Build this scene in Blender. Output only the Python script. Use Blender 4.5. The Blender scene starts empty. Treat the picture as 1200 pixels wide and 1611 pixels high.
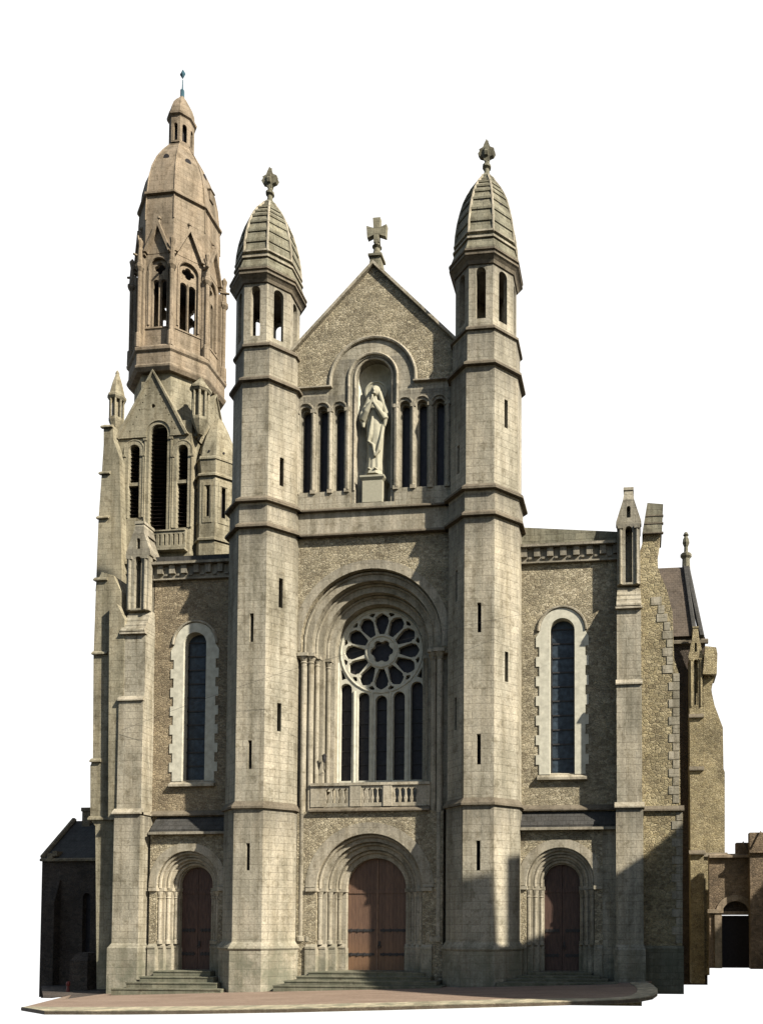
import bpy, bmesh, math, random
from mathutils import Vector, Matrix
from mathutils.geometry import tessellate_polygon
R = math.radians
SC = bpy.context.scene
COL = SC.collection
random.seed(7)

# ---------------------------------------------------------------- camera
FPX, PPX, PPY, PSI, PIT, CAMD, EYE, CX = 1300., 870., 1400., R(6), R(2.2), 34., 2.6, 11.44
cam_d = bpy.data.cameras.new('camera'); cam = bpy.data.objects.new('camera', cam_d); COL.objects.link(cam)
cam.location = (CX, -CAMD, EYE); cam.rotation_euler = (R(90) + PIT, 0, PSI)
cam_d.sensor_fit = 'HORIZONTAL'; cam_d.sensor_width = 36; cam_d.lens = 36 * FPX / 1200.
cam_d.shift_x = (600 - PPX) / 1200.; cam_d.shift_y = (PPY - 805.5) / 1200.
cam_d.clip_end = 2000
SC.camera = cam

# ---------------------------------------------------------------- sky and sun
SUN_AZ, SUN_EL = 62., 36.          # degrees from the facade normal towards the right, and up
W = bpy.data.worlds.new('World'); SC.world = W; W.use_nodes = True
wn = W.node_tree; bgn = wn.nodes['Background']
# clear daylight sky overhead and behind the viewer, plain white backdrop put in beyond the church
nis = wn.nodes.new('ShaderNodeTexSky'); nis.sky_type = 'NISHITA'; nis.sun_disc = False
nis.sun_elevation = R(SUN_EL); nis.sun_rotation = R(180 - SUN_AZ)
bgn.inputs['Strength'].default_value = 0.058; wn.links.new(nis.outputs[0], bgn.inputs['Color'])
bw_ = wn.nodes.new('ShaderNodeBackground'); bw_.inputs['Color'].default_value = (1, 1, 1, 1); bw_.inputs['Strength'].default_value = 0.43
tc_ = wn.nodes.new('ShaderNodeTexCoord'); sx_ = wn.nodes.new('ShaderNodeSeparateXYZ'); wn.links.new(tc_.outputs['Generated'], sx_.inputs[0])
mr_ = wn.nodes.new('ShaderNodeMapRange'); mr_.interpolation_type = 'SMOOTHSTEP'; mr_.inputs[1].default_value = .05; mr_.inputs[2].default_value = .35
wn.links.new(sx_.outputs[1], mr_.inputs[0])
ms_ = wn.nodes.new('ShaderNodeMixShader'); wn.links.new(mr_.outputs[0], ms_.inputs[0]); wn.links.new(bgn.outputs[0], ms_.inputs[1]); wn.links.new(bw_.outputs[0], ms_.inputs[2])
wn.links.new(ms_.outputs[0], wn.nodes['World Output'].inputs['Surface'])
sd = bpy.data.lights.new('sun', 'SUN'); so = bpy.data.objects.new('sun', sd); COL.objects.link(so)
sd.energy = 5.0; sd.angle = R(0.9); sd.color = (1.0, .935, .83)
SUN = Vector((math.sin(R(SUN_AZ)) * math.cos(R(SUN_EL)), -math.cos(R(SUN_AZ)) * math.cos(R(SUN_EL)), math.sin(R(SUN_EL))))
so.rotation_euler = SUN.to_track_quat('Z', 'Y').to_euler(); so.location = (30, -40, 50)
SC.view_settings.view_transform = 'Standard'; SC.view_settings.look = 'None'
SC.view_settings.exposure = 1.47; SC.view_settings.gamma = 1
SC.render.engine = 'CYCLES'
SC.cycles.max_bounces = 5

# pixel (of the 1200 x 1611 photograph) -> world point on the vertical plane at depth Y
_f = (-math.sin(PSI) * math.cos(PIT), math.cos(PSI) * math.cos(PIT), math.sin(PIT))
_r = (math.cos(PSI), math.sin(PSI), 0)
_u = (math.sin(PSI) * math.sin(PIT), -math.cos(PSI) * math.sin(PIT), math.cos(PIT))
def at(px, py, Y=0):
    a = (px - PPX) / FPX; b = -(py - PPY) / FPX
    d = [_f[i] + a * _r[i] + b * _u[i] for i in range(3)]
    t = (Y + CAMD) / d[1]
    return (CX + t * d[0], EYE + t * d[2])
def ground_z(x): return .03 * x - .18

# ---------------------------------------------------------------- materials
def newmat(name, rough=.9):
    m = bpy.data.materials.new(name); m.use_nodes = True
    p = m.node_tree.nodes['Principled BSDF']; p.inputs['Roughness'].default_value = rough
    p.inputs['Specular IOR Level'].default_value = .25
    return m, m.node_tree, p
def N(t, k, **kw):
    n = t.nodes.new(k)
    for a, b in kw.items(): setattr(n, a, b)
    return n
def L(t, a, b): t.links.new(a, b)
def mixc(t, fac, a, b, mode='MIX'):
    n = N(t, 'ShaderNodeMix', data_type='RGBA', blend_type=mode)
    for s, v in ((n.inputs[0], fac), (n.inputs[6], a), (n.inputs[7], b)):
        if hasattr(v, 'links') or isinstance(v, bpy.types.NodeSocket): L(t, v, s)
        elif isinstance(v, (int, float)): s.default_value = v
        else: s.default_value = (*v, 1)
    return n.outputs[2]
def math_(t, op, a, b=None, c=None):
    n = N(t, 'ShaderNodeMath', operation=op)
    for i, v in enumerate((a, b, c)):
        if v is None: continue
        if isinstance(v, bpy.types.NodeSocket): L(t, v, n.inputs[i])
        else: n.inputs[i].default_value = v
    return n.outputs[0]
def wallvec(t):
    g = N(t, 'ShaderNodeNewGeometry')
    c = N(t, 'ShaderNodeVectorMath', operation='CROSS_PRODUCT'); c.inputs[0].default_value = (0, 0, 1); L(t, g.outputs['True Normal'], c.inputs[1])
    nn = N(t, 'ShaderNodeVectorMath', operation='NORMALIZE'); L(t, c.outputs[0], nn.inputs[0])
    d = N(t, 'ShaderNodeVectorMath', operation='DOT_PRODUCT'); L(t, g.outputs['Position'], d.inputs[0]); L(t, nn.outputs[0], d.inputs[1])
    s = N(t, 'ShaderNodeSeparateXYZ'); L(t, g.outputs['Position'], s.inputs[0])
    v = N(t, 'ShaderNodeCombineXYZ'); L(t, d.outputs['Value'], v.inputs[0]); L(t, s.outputs[2], v.inputs[1])
    return g.outputs['Position'], v.outputs[0], s.outputs[2]
def noise(t, vec, scale, detail=3, rough=.55, stretch=None):
    if stretch:
        mp = N(t, 'ShaderNodeVectorMath', operation='MULTIPLY'); L(t, vec, mp.inputs[0]); mp.inputs[1].default_value = stretch; vec = mp.outputs[0]
    n = N(t, 'ShaderNodeTexNoise'); n.inputs['Scale'].default_value = scale; n.inputs['Detail'].default_value = detail; n.inputs['Roughness'].default_value = rough
    L(t, vec, n.inputs['Vector']); return n.outputs['Fac']
def ramp(t, fac, stops):
    n = N(t, 'ShaderNodeValToRGB'); e = n.color_ramp.elements
    while len(e) < len(stops): e.new(.5)
    for i, (p, c) in enumerate(stops):
        e[i].position = p; e[i].color = (*c, 1) if isinstance(c, tuple) else (c, c, c, 1)
    L(t, fac, n.inputs[0]); return n.outputs[0]
def bump(t, p, h, strength=.5, dist=.03):
    b = N(t, 'ShaderNodeBump'); b.inputs['Strength'].default_value = strength; b.inputs['Distance'].default_value = dist
    L(t, h, b.inputs['Height']); L(t, b.outputs[0], p.inputs['Normal'])

def ashlar(name, c1, c2, bw=.78, rh=.31, stain=.9, joint=.72, ledges=()):
    m, t, p = newmat(name)
    pos, uv, z = wallvec(t)
    wob = N(t, 'ShaderNodeTexNoise'); wob.inputs['Scale'].default_value = 1.3; L(t, pos, wob.inputs['Vector'])
    sc = N(t, 'ShaderNodeVectorMath', operation='MULTIPLY_ADD'); L(t, wob.outputs['Color'], sc.inputs[0]); sc.inputs[1].default_value = (.03, .03, 0); L(t, uv, sc.inputs[2])
    b = N(t, 'ShaderNodeTexBrick'); L(t, sc.outputs[0], b.inputs['Vector'])
    b.inputs['Color1'].default_value = (.28, .28, .28, 1); b.inputs['Color2'].default_value = (.75, .75, .75, 1); b.inputs['Mortar'].default_value = (.5, .5, .5, 1)
    b.inputs['Scale'].default_value = 1; b.inputs['Brick Width'].default_value = bw; b.inputs['Row Height'].default_value = rh
    b.inputs['Mortar Size'].default_value = .012; b.inputs['Mortar Smooth'].default_value = .4
    base = mixc(t, b.outputs['Color'], c1, c2)
    jn = mixc(t, b.outputs['Fac'], (1, 1, 1), (joint, joint * .98, joint * .95))
    base = mixc(t, 1, base, jn, 'MULTIPLY')
    st = ramp(t, noise(t, pos, .8, 6, .65, (1, 1, .4)), [(.3, (.50, .50, .46)), (.47, (.88, .88, .85)), (.56, (1.02, 1.0, .96)), (.74, (1.26, 1.23, 1.14))])
    base = mixc(t, stain, base, mixc(t, 1, base, st, 'MULTIPLY'))
    sk = ramp(t, noise(t, pos, 2.6, 4, .65, (1, 1, .07)), [(.44, (1, 1, 1)), (.64, (.62, .60, .55))])
    base = mixc(t, stain, base, mixc(t, 1, base, sk, 'MULTIPLY'))
    lo = ramp(t, noise(t, pos, 2.2, 5, .7), [(.36, (.62, .60, .55)), (.46, (1, 1, 1)), (.62, (1, 1, 1)), (.7, (1.16, 1.15, 1.12))])
    base = mixc(t, .8, base, mixc(t, 1, base, lo, 'MULTIPLY'))
    # soot and rain streaks running down from the ledges
    if ledges:
        acc = None
        for zl in ledges:
            d = math_(t, 'SUBTRACT', zl, z)
            mr = N(t, 'ShaderNodeMapRange'); L(t, d, mr.inputs[0]); mr.inputs[1].default_value = 0; mr.inputs[2].default_value = 1.7; mr.inputs[3].default_value = 1; mr.inputs[4].default_value = 0
            v = math_(t, 'MULTIPLY', mr.outputs[0], math_(t, 'GREATER_THAN', d, -.02)); acc = v if acc is None else math_(t, 'MAXIMUM', acc, v)
        sn = ramp(t, noise(t, pos, 4.5, 4, .7, (1, 1, .06)), [(.3, 0.), (.62, 1.)])
        acc = math_(t, 'MULTIPLY', math_(t, 'POWER', acc, 1.3), math_(t, 'MULTIPLY_ADD', sn, .9, .15))
        base = mixc(t, math_(t, 'MULTIPLY', acc, .85), base, (.075, .068, .052))
    gr = ramp(t, noise(t, pos, 12, 4, .8), [(.25, (.62, .61, .6)), (.75, (1.36, 1.36, 1.38))])
    base = mixc(t, 1, base, gr, 'MULTIPLY')
    # damp green dirt on the lowest courses
    low = math_(t, 'MULTIPLY', math_(t, 'MINIMUM', math_(t, 'MAXIMUM', math_(t, 'SUBTRACT', 2.4, z), 0), 1.6), ramp(t, noise(t, pos, 1.3, 5, .7), [(.35, 0.), (.6, 1.)]))
    base = mixc(t, math_(t, 'MULTIPLY', low, .45), base, (.08, .082, .055))
    L(t, base, p.inputs['Base Color'])
    h = math_(t, 'ADD', math_(t, 'MULTIPLY', b.outputs['Fac'], -.7), math_(t, 'MULTIPLY', noise(t, pos, 7, 4, .7), .7))
    bump(t, p, h, .55, .035)
    return m
def rubble(name, cols, mortar, scale=3.3, mfac=.5):
    m, t, p = newmat(name, .95)
    pos, uv, z = wallvec(t)
    wob = N(t, 'ShaderNodeTexNoise'); wob.inputs['Scale'].default_value = 2.2; L(t, pos, wob.inputs['Vector'])
    sc = N(t, 'ShaderNodeVectorMath', operation='MULTIPLY_ADD'); L(t, wob.outputs['Color'], sc.inputs[0]); sc.inputs[1].default_value = (.25, .2, 0); L(t, uv, sc.inputs[2])
    st = N(t, 'ShaderNodeVectorMath', operation='MULTIPLY'); L(t, sc.outputs[0], st.inputs[0]); st.inputs[1].default_value = (1, 1.6, 1)
    v = N(t, 'ShaderNodeTexVoronoi', voronoi_dimensions='2D'); v.inputs['Scale'].default_value = scale; L(t, st.outputs[0], v.inputs['Vector'])
    e = N(t, 'ShaderNodeTexVoronoi', voronoi_dimensions='2D', feature='DISTANCE_TO_EDGE'); e.inputs['Scale'].default_value = scale; L(t, st.outputs[0], e.inputs['Vector'])
    s = N(t, 'ShaderNodeSeparateColor'); L(t, v.outputs['Color'], s.inputs[0])
    base = ramp(t, s.outputs[0], [(i / (len(cols) - 1), c) for i, c in enumerate(cols)])
    ed = ramp(t, e.outputs['Distance'], [(.02, 1.), (.12, 0.)])
    base = mixc(t, math_(t, 'MULTIPLY', ed, mfac), base, mortar)
    sn = ramp(t, noise(t, pos, .7, 4, .6), [(.3, (.62, .62, .6)), (.7, (1.24, 1.24, 1.2))])
    base = mixc(t, 1, base, sn, 'MULTIPLY')
    gr = ramp(t, noise(t, pos, 14, 3, .75), [(.3, (.58, .57, .55)), (.7, (1.36, 1.36, 1.36))])
    base = mixc(t, 1, base, gr, 'MULTIPLY')
    L(t, base, p.inputs['Base Color'])
    h = math_(t, 'ADD', math_(t, 'MULTIPLY', ed, -.6), noise(t, pos, 6, 4, .7))
    bump(t, p, h, .8, .06)
    return m
def plain(name, col, rough=.8, var=.25, scale=6, metal=0, stretch=None, bs=.3):
    m, t, p = newmat(name, rough); p.inputs['Metallic'].default_value = metal
    g = N(t, 'ShaderNodeNewGeometry')
    n = noise(t, g.outputs['Position'], scale, 4, .65, stretch)
    a = tuple(c * (1 - var) for c in col); b = tuple(c * (1 + var) for c in col)
    L(t, ramp(t, n, [(.3, a), (.7, b)]), p.inputs['Base Color'])
    bump(t, p, n, bs, .02)
    return m
M = {}
LG = (7.25, 19.15, 20.2, 25.55, 27.1, 30.1)
M['stone'] = ashlar('pale_ashlar', (.20, .182, .139), (.275, .252, .196), ledges=LG)
M['tower'] = ashlar('warm_ashlar', (.15, .12, .085), (.20, .162, .115), .6, .3, .9, .8)
M['towerlow'] = ashlar('tower_ashlar', (.165, .148, .104), (.225, .204, .145), .6, .3, .95, .75)
M['trim'] = ashlar('trim_stone', (.215, .194, .148), (.285, .258, .2), .9, .6, .8, .85, ledges=(7.2, 18.5, 19.15, 25.85))
M['ledge'] = ashlar('sooty_ledge', (.085, .07, .05), (.13, .112, .08), .9, .6, .6, .85)
M['frame'] = plain('white_tuffeau', (.325, .31, .245), .85, .2, 4)
M['rubble'] = rubble('granite_rubble', [(.185, .16, .108), (.235, .203, .14), (.135, .112, .074), (.285, .25, .18), (.195, .165, .112)], (.24, .21, .15), 6.2, .4)
M['rubble_b'] = rubble('brown_rubble', [(.175, .14, .09), (.215, .174, .115), (.135, .105, .068), (.24, .198, .134)], (.205, .168, .113), 6.2, .35)
M['rubble_y'] = rubble('ochre_rubble', [(.17, .138, .078), (.215, .182, .108), (.13, .105, .062), (.235, .2, .125), (.19, .155, .09)], (.225, .195, .125), 5.0, .35)
M['dark_rubble'] = rubble('shaded_rubble', [(.04, .03, .024), (.058, .044, .034), (.032, .026, .02)], (.06, .048, .036), 4, .4)  # annex and yard shade is put into this dark rubble colour
M['cloister'] = rubble('brown_wall_rubble', [(.10, .075, .048), (.135, .10, .066), (.08, .06, .04), (.16, .12, .08)], (.12, .09, .06), 5, .35)
M['slate'] = ashlar('roof_slate', (.028, .028, .026), (.045, .043, .038), .3, .2, .5, .6)
M['roofbrown'] = ashlar('old_slate', (.055, .044, .034), (.085, .066, .048), .3, .22, .5, .6)
M['capstone'] = ashlar('cap_stone', (.105, .10, .072), (.175, .165, .118), .5, .27, 1, .6)
M['glass'] = plain('leaded_glass', (.012, .010, .011), .5, .7, 5)
M['glassblue'] = plain('leaded_glass_blue', (.018, .026, .034), .45, .7, 5)
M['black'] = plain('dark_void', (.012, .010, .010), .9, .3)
M['louvre'] = plain('louvre_slate', (.05, .036, .034), .7, .3)
M['iron'] = plain('black_iron', (.02, .018, .017), .55, .3)
M['verdigris'] = plain('verdigris_metal', (.012, .045, .06), .6, .3)
M['statue'] = plain('statue_stone', (.225, .212, .155), .8, .12, 8, bs=.15)
M['kerb'] = ashlar('kerb_granite', (.34, .30, .21), (.42, .365, .25), 1.4, 3, .5, .6)
M['red'] = plain('red_paint', (.11, .02, .015), .5, .2)
def wood():
    m, t, p = newmat('oiled_oak', .55)
    g = N(t, 'ShaderNodeNewGeometry'); s = N(t, 'ShaderNodeSeparateXYZ'); L(t, g.outputs['Position'], s.inputs[0])
    x = math_(t, 'MULTIPLY', s.outputs[0], 1 / .17)
    fr = math_(t, 'FRACT', x); gap = math_(t, 'LESS_THAN', fr, .07)
    n1 = noise(t, g.outputs['Position'], 7, 4, .6, (3, 1, .35))
    base = ramp(t, n1, [(.3, (.058, .034, .023)), (.7, (.125, .074, .046))])
    wn_ = N(t, 'ShaderNodeTexWhiteNoise', noise_dimensions='1D'); L(t, math_(t, 'FLOOR', x), wn_.inputs['W'])
    base = mixc(t, .45, base, mixc(t, wn_.outputs['Value'], (.05, .029, .02), (.095, .055, .035)))
    # worn, bleached foot of the leaves
    base = mixc(t, math_(t, 'MULTIPLY', math_(t, 'SMOOTH_MIN', math_(t, 'MAXIMUM', math_(t, 'SUBTRACT', 2.0, s.outputs[2]), 0), 1, .1), .35), base, (.16, .088, .04))
    base = mixc(t, math_(t, 'MULTIPLY', gap, .6), base, (.03, .016, .012))
    L(t, base, p.inputs['Base Color']); bump(t, p, math_(t, 'ADD', math_(t, 'MULTIPLY', gap, -1), n1), .5, .02)
    return m
M['wood'] = wood()
M['shade_wood'] = plain('shaded_oak', (.05, .028, .02), .6, .45, 5, stretch=(3, 1, .4))  # shade on the side doors is put into this darker wood colour
def paving():
    m, t, p = newmat('forecourt_gravel', .95)
    g = N(t, 'ShaderNodeNewGeometry')
    a = noise(t, g.outputs['Position'], 1.2, 5, .6, (.5, 1.6, 1)); b = noise(t, g.outputs['Position'], 9, 4, .8)
    base = ramp(t, a, [(.3, (.12, .084, .058)), (.5, (.155, .112, .08)), (.72, (.18, .134, .096))])
    base = mixc(t, 1, base, ramp(t, b, [(.3, (.75, .75, .75)), (.7, (1.22, 1.2, 1.2))]), 'MULTIPLY')
    L(t, base, p.inputs['Base Color']); bump(t, p, b, .6, .02)
    return m
M['paving'] = paving()

# ---------------------------------------------------------------- mesh builder
class MB:
    def __init__(s, origin=(0, 0, 0), rot=0):
        s.v = []; s.f = []; s.frame(origin, rot)
    def frame(s, origin=(0, 0, 0), rot=0):
        s.o = Vector(origin); s.c = math.cos(rot); s.s = math.sin(rot); return s
    def P(s, x, y, z):
        s.v.append((s.o.x + s.c * x - s.s * y, s.o.y + s.s * x + s.c * y, s.o.z + z)); return len(s.v) - 1
    def box(s, x0, x1, y0, y1, z0, z1):
        i = [s.P(x, y, z) for z in (z0, z1) for x, y in ((x0, y0), (x1, y0), (x1, y1), (x0, y1))]
        for q in ((3, 2, 1, 0), (4, 5, 6, 7), (0, 1, 5, 4), (1, 2, 6, 5), (2, 3, 7, 6), (3, 0, 4, 7)): s.f.append([i[k] for k in q])
        return s
    def frustum(s, x0, x1, y0, y1, z0, X0, X1, Y0, Y1, z1):
        i = [s.P(x, y, z0) for x, y in ((x0, y0), (x1, y0), (x1, y1), (x0, y1))] + [s.P(x, y, z1) for x, y in ((X0, Y0), (X1, Y0), (X1, Y1), (X0, Y1))]
        for q in ((3, 2, 1, 0), (4, 5, 6, 7), (0, 1, 5, 4), (1, 2, 6, 5), (2, 3, 7, 6), (3, 0, 4, 7)): s.f.append([i[k] for k in q])
        return s
    def plate(s, outer, y0, y1, holes=()):
        """outline in (x, z), thick from y0 (front) to y1, with holes"""
        loops = [outer] + list(holes)
        tris = tessellate_polygon([[Vector((x, z, 0)) for x, z in l] for l in loops])
        fi = []; bi = []
        for l in loops:
            fi += [s.P(x, y0, z) for x, z in l]
            bi += [s.P(x, y1, z) for x, z in l]
        for a, b, c in tris: s.f.append([fi[a], fi[b], fi[c]]); s.f.append([bi[c], bi[b], bi[a]])
        k = 0
        for l in loops:
            n = len(l)
            for j in range(n): s.f.append([fi[k + j], fi[k + (j + 1) % n], bi[k + (j + 1) % n], bi[k + j]])
            k += n
        return s
    def xprof(s, prof, x0, x1):
        """profile in (y, z) run along x"""
        a = [s.P(x0, y, z) for y, z in prof]; b = [s.P(x1, y, z) for y, z in prof]; n = len(prof)
        for j in range(n): s.f.append([a[j], a[(j + 1) % n], b[(j + 1) % n], b[j]])
        s.f.append(a[::-1]); s.f.append(b); return s
    def string(s, x0, x1, y, z, out=.18, h=.3, lip=.06):
        h *= .75; out *= .85
        """weathered string course on a wall at plane y"""
        return s.xprof([(y + .05, z), (y - out, z), (y - out, z + lip), (y + .003, z + h), (y + .05, z + h)], x0, x1)
    def rings(s, rs, cap=True):
        """list of rings, each a list of (x, y, z)"""
        idx = [[s.P(*p) for p in r] for r in rs]
        for a, b in zip(idx, idx[1:]):
            n = len(a)
            for j in range(n): s.f.append([a[j], a[(j + 1) % n], b[(j + 1) % n], b[j]])
        if cap: s.f.append(idx[0][::-1]); s.f.append(idx[-1])
        return s
    def octo(s, cx, cy, prof, n=8, cap=True):
        """prof: (z, apothem)"""
        rs = []
        for z, a in prof:
            rr = a / math.cos(math.pi / n)
            rs.append([(cx + rr * math.cos(math.pi * 2 * (k + .5) / n), cy + rr * math.sin(math.pi * 2 * (k + .5) / n), z) for k in range(n)])
        return s.rings(rs, cap)
    def lathe(s, cx, cy, prof, n=14, cap=True, sy=1):
        rs = [[(cx + r * math.cos(math.pi * 2 * k / n), cy + sy * r * math.sin(math.pi * 2 * k / n), z) for k in range(n)] for z, r in prof]
        return s.rings(rs, cap)
    def tube(s, pts, r, n=8, cap=True):
        pts = [Vector(p) for p in pts]; rs = []
        for i, p in enumerate(pts):
            d = (pts[min(i + 1, len(pts) - 1)] - pts[max(i - 1, 0)]).normalized()
            up = Vector((0, 1, 0)) if abs(d.y) < .9 else Vector((1, 0, 0))
            a = d.cross(up).normalized(); b = d.cross(a)
            rr = r[i] if isinstance(r, (list, tuple)) else r
            rs.append([tuple(p + a * rr * math.cos(2 * math.pi * k / n) + b * rr * math.sin(2 * math.pi * k / n)) for k in range(n)])
        return s.rings(rs, cap)
    def ball(s, c, r, n=10, m=7, sc=(1, 1, 1)):
        rs = []
        for j in range(m + 1):
            ph = math.pi * (j + .02) / (m + .04) - math.pi / 2
            rs.append([(c[0] + sc[0] * r * math.cos(ph) * math.cos(2 * math.pi * k / n), c[1] + sc[1] * r * math.cos(ph) * math.sin(2 * math.pi * k / n), c[2] + sc[2] * r * math.sin(ph)) for k in range(n)])
        return s.rings(rs)
    def build(s, name, mat, parent=None, smooth=False, label=None):
        """one object per connected piece (pieces that touch stay together)"""
        if name in ('louvre', 'glazing_bar', 'saddle_bar', 'figure', 'corbel_table'): return s.link(name, mat, parent, smooth, label)
        up = list(range(len(s.v)))
        def find(i):
            while up[i] != i: up[i] = up[up[i]]; i = up[i]
            return i
        for f in s.f:
            for j in f[1:]: up[find(j)] = find(f[0])
        box = {}
        for i, p in enumerate(s.v):
            q = find(i); b = box.setdefault(q, [*p, *p])
            for a in range(3): b[a] = min(b[a], p[a]); b[a + 3] = max(b[a + 3], p[a])
        ks = list(box); ch = True
        grp = {k: k for k in ks}
        def g(k):
            while grp[k] != k: k = grp[k]
            return k
        for i, a in enumerate(ks):
            for b in ks[:i]:
                A, B = box[a], box[b]
                if all(A[q] - .012 <= B[q + 3] and B[q] - .012 <= A[q + 3] for q in range(3)): grp[g(a)] = g(b)
        roots = []
        for k in ks:
            if g(k) not in roots: roots.append(g(k))
        if len(roots) < 2: return s.link(name, mat, parent, smooth, label)
        first = None
        for rt in roots:
            m = MB(); mp = {}
            for i, p in enumerate(s.v):
                if g(find(i)) == rt: mp[i] = len(m.v); m.v.append(p)
            m.f = [[mp[j] for j in f] for f in s.f if f[0] in mp]
            o = m.link(name, mat, parent, smooth, label)
            first = first or o
        return first
    def link(s, name, mat, parent=None, smooth=False, label=None):
        me = bpy.data.meshes.new(name); me.from_pydata(s.v, [], s.f)
        bm = bmesh.new(); bm.from_mesh(me); bmesh.ops.recalc_face_normals(bm, faces=bm.faces); bm.to_mesh(me); bm.free()
        me.materials.append(M[mat] if isinstance(mat, str) else mat)
        if smooth:
            for p in me.polygons: p.use_smooth = True
        o = bpy.data.objects.new(name, me); COL.objects.link(o)
        if parent: put(o, parent)
        if label: o['label'] = label
        return o
def put(o, parent):
    o.parent = parent
    o.matrix_parent_inverse = parent.matrix_basis.inverted() if parent.parent is None else Matrix.Identity(4)
def tag(o, label=None, cat=None, group=None, kind=None):
    for k, v in (('label', label), ('category', cat), ('group', group), ('kind', kind)):
        if v: o[k] = v
    return o
def arch(cx, z0, r, zs, n=20, pointed=0):
    """closed outline of a round arched opening: sill z0, springing zs, half width r"""
    p = [(cx - r, z0), (cx - r, zs)]
    p += [(cx - r * math.cos(math.pi * k / n), zs + r * math.sin(math.pi * k / n)) for k in range(1, n)]
    return p + [(cx + r, zs), (cx + r, z0)]
def archband(cx, z0, r, w, zs, n=20):
    """horseshoe band between r and r + w"""
    a = arch(cx, z0, r + w, zs, n); b = arch(cx, z0, r, zs, n)
    return a + b[::-1]
def archpath(cx, y, r, z0, zs, n=20):
    return [(x, y, z) for x, z in arch(cx, z0, r, zs, n)]
def circle(cx, cz, r, n=16, a0=0): return [(cx + r * math.cos(a0 + 2 * math.pi * k / n), cz + r * math.sin(a0 + 2 * math.pi * k / n)) for k in range(n)]
def rect(x0, x1, z0, z1): return [(x0, z0), (x1, z0), (x1, z1), (x0, z1)]
def foil(cx, cz, r, n, lobe, a0=0):
    pts = []
    for k in range(n):
        a = a0 + 2 * math.pi * k / n; ccx, ccz = cx + (r - lobe) * math.cos(a), cz + (r - lobe) * math.sin(a)
        h = math.pi / n + .85
        for j in range(7):
            b = a - h + 2 * h * j / 6; pts.append((ccx + lobe * math.cos(b), ccz + lobe * math.sin(b)))
    return pts

# ================================================================ SETTING
bed = []
gp = lambda px, Y: (at(px, 1500, Y)[0], Y)
def slab(name, poly, zt, zb, mat, **k):
    m = MB(); n = len(poly)
    a = [m.P(x, y, ground_z(x) + zt) for x, y in poly]; b = [m.P(x, y, ground_z(x) + zb) for x, y in poly]
    m.f.append(a); m.f.append(b[::-1])
    for j in range(n): m.f.append([a[j], a[(j + 1) % n], b[(j + 1) % n], b[j]])
    return tag(m.build(name, mat), kind='structure')
def gpt(px, py):
    """pixel -> point of the forecourt surface"""
    a = (px - PPX) / FPX; b = -(py - PPY) / FPX
    d = [_f[i] + a * _r[i] + b * _u[i] for i in range(3)]
    t = (.03 * CX - .18 - EYE) / (d[2] - .03 * d[0]); return (CX + t * d[0], -CAMD + t * d[1])
edge = [(70, 1592), (180, 1592), (300, 1591), (450, 1588.5), (600, 1585), (800, 1579.5), (960, 1575), (1005, 1572), (1026, 1568), (1034, 1562.5), (1034, 1557), (1027, 1551), (1018, 1546)]
front = [gpt(*e) for e in edge]; tip = gpt(33, 1586)
inner = []
for i, (x, y) in enumerate(front):
    p0 = Vector(front[max(i - 1, 0)]); p1 = Vector(front[min(i + 1, len(front) - 1)]); d = (p1 - p0).normalized(); inner.append((x - d.y * 1.25, y + d.x * 1.25) if i < 6 else (x - d.y * .7, y + d.x * .7))
inner[0] = (inner[0][0] - .3, inner[0][1])
outer = front
court = [tip] + outer + [(12.2, 1.0), (-11.5, 1.0), (-11.5, -3.0), gpt(112, 1566)]
slab('forecourt', court, 0, -.1, 'paving')
km = MB(); outer = [(tip[0] + .02, tip[1])] + outer; inner = [(tip[0] + .15, tip[1] + .1)] + inner
k = len(outer)
O = [km.P(x, y, ground_z(x) + .025) for x, y in outer]; I = [km.P(x, y, ground_z(x) + .025) for x, y in inner]; B = [km.P(x, y, ground_z(x) - .11) for x, y in outer]; C = [km.P(x, y, ground_z(x) - .11) for x, y in inner]
for j in range(k - 1):
    km.f += [[O[j], O[j + 1], I[j + 1], I[j]], [B[j + 1], O[j + 1], O[j], B[j]], [I[j], I[j + 1], C[j + 1], C[j]]]
tag(km.build('kerb', 'kerb'), kind='structure')
# yard beside the annex
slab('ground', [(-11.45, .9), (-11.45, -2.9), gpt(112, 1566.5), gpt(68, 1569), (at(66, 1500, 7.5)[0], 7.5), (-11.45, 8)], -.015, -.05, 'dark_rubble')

# ================================================================ CHURCH
church = bpy.data.objects.new('church', None); COL.objects.link(church)
tag(church, 'large pale stone church with twin octagonal turrets, rose window and domed bell tower', 'church')

# ---------------- central bay
S = 14.67
fm = MB()
gab = [(3.8, 26.3), (3.8, 27.35), (0, 31.2), (-3.8, 27.35), (-3.8, 26.3)]
# upper stage with gable, arcade and niche opening
wins = [-3.03, -2.27, -1.51, 1.42, 2.18, 2.94]
fm.plate([(-3.9, 25.95), (-1.95, 25.95)] + [(-1.95 * math.cos(math.pi * k / 24), 26.1 + 1.95 * math.sin(math.pi * k / 24)) for k in range(1, 24)] + [(1.95, 25.95), (3.9, 25.95), (3.9, 27.25), (0, 31.2), (-3.9, 27.25)], 0, 1.0)
fm.plate([(-3.9, 14.0), (-3.12, 14.0), (-3.12, S)] + [(-3.12 * math.cos(math.pi * k / 28), S + 3.12 * math.sin(math.pi * k / 28)) for k in range(1, 28)] + [(3.12, S), (3.12, 14.0), (3.9, 14.0), (3.9, 19.4), (-3.9, 19.4)], 0, .32)
fm.build('gable_wall', 'rubble', church, label='rubble stone wall and gable of the central bay')
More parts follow.
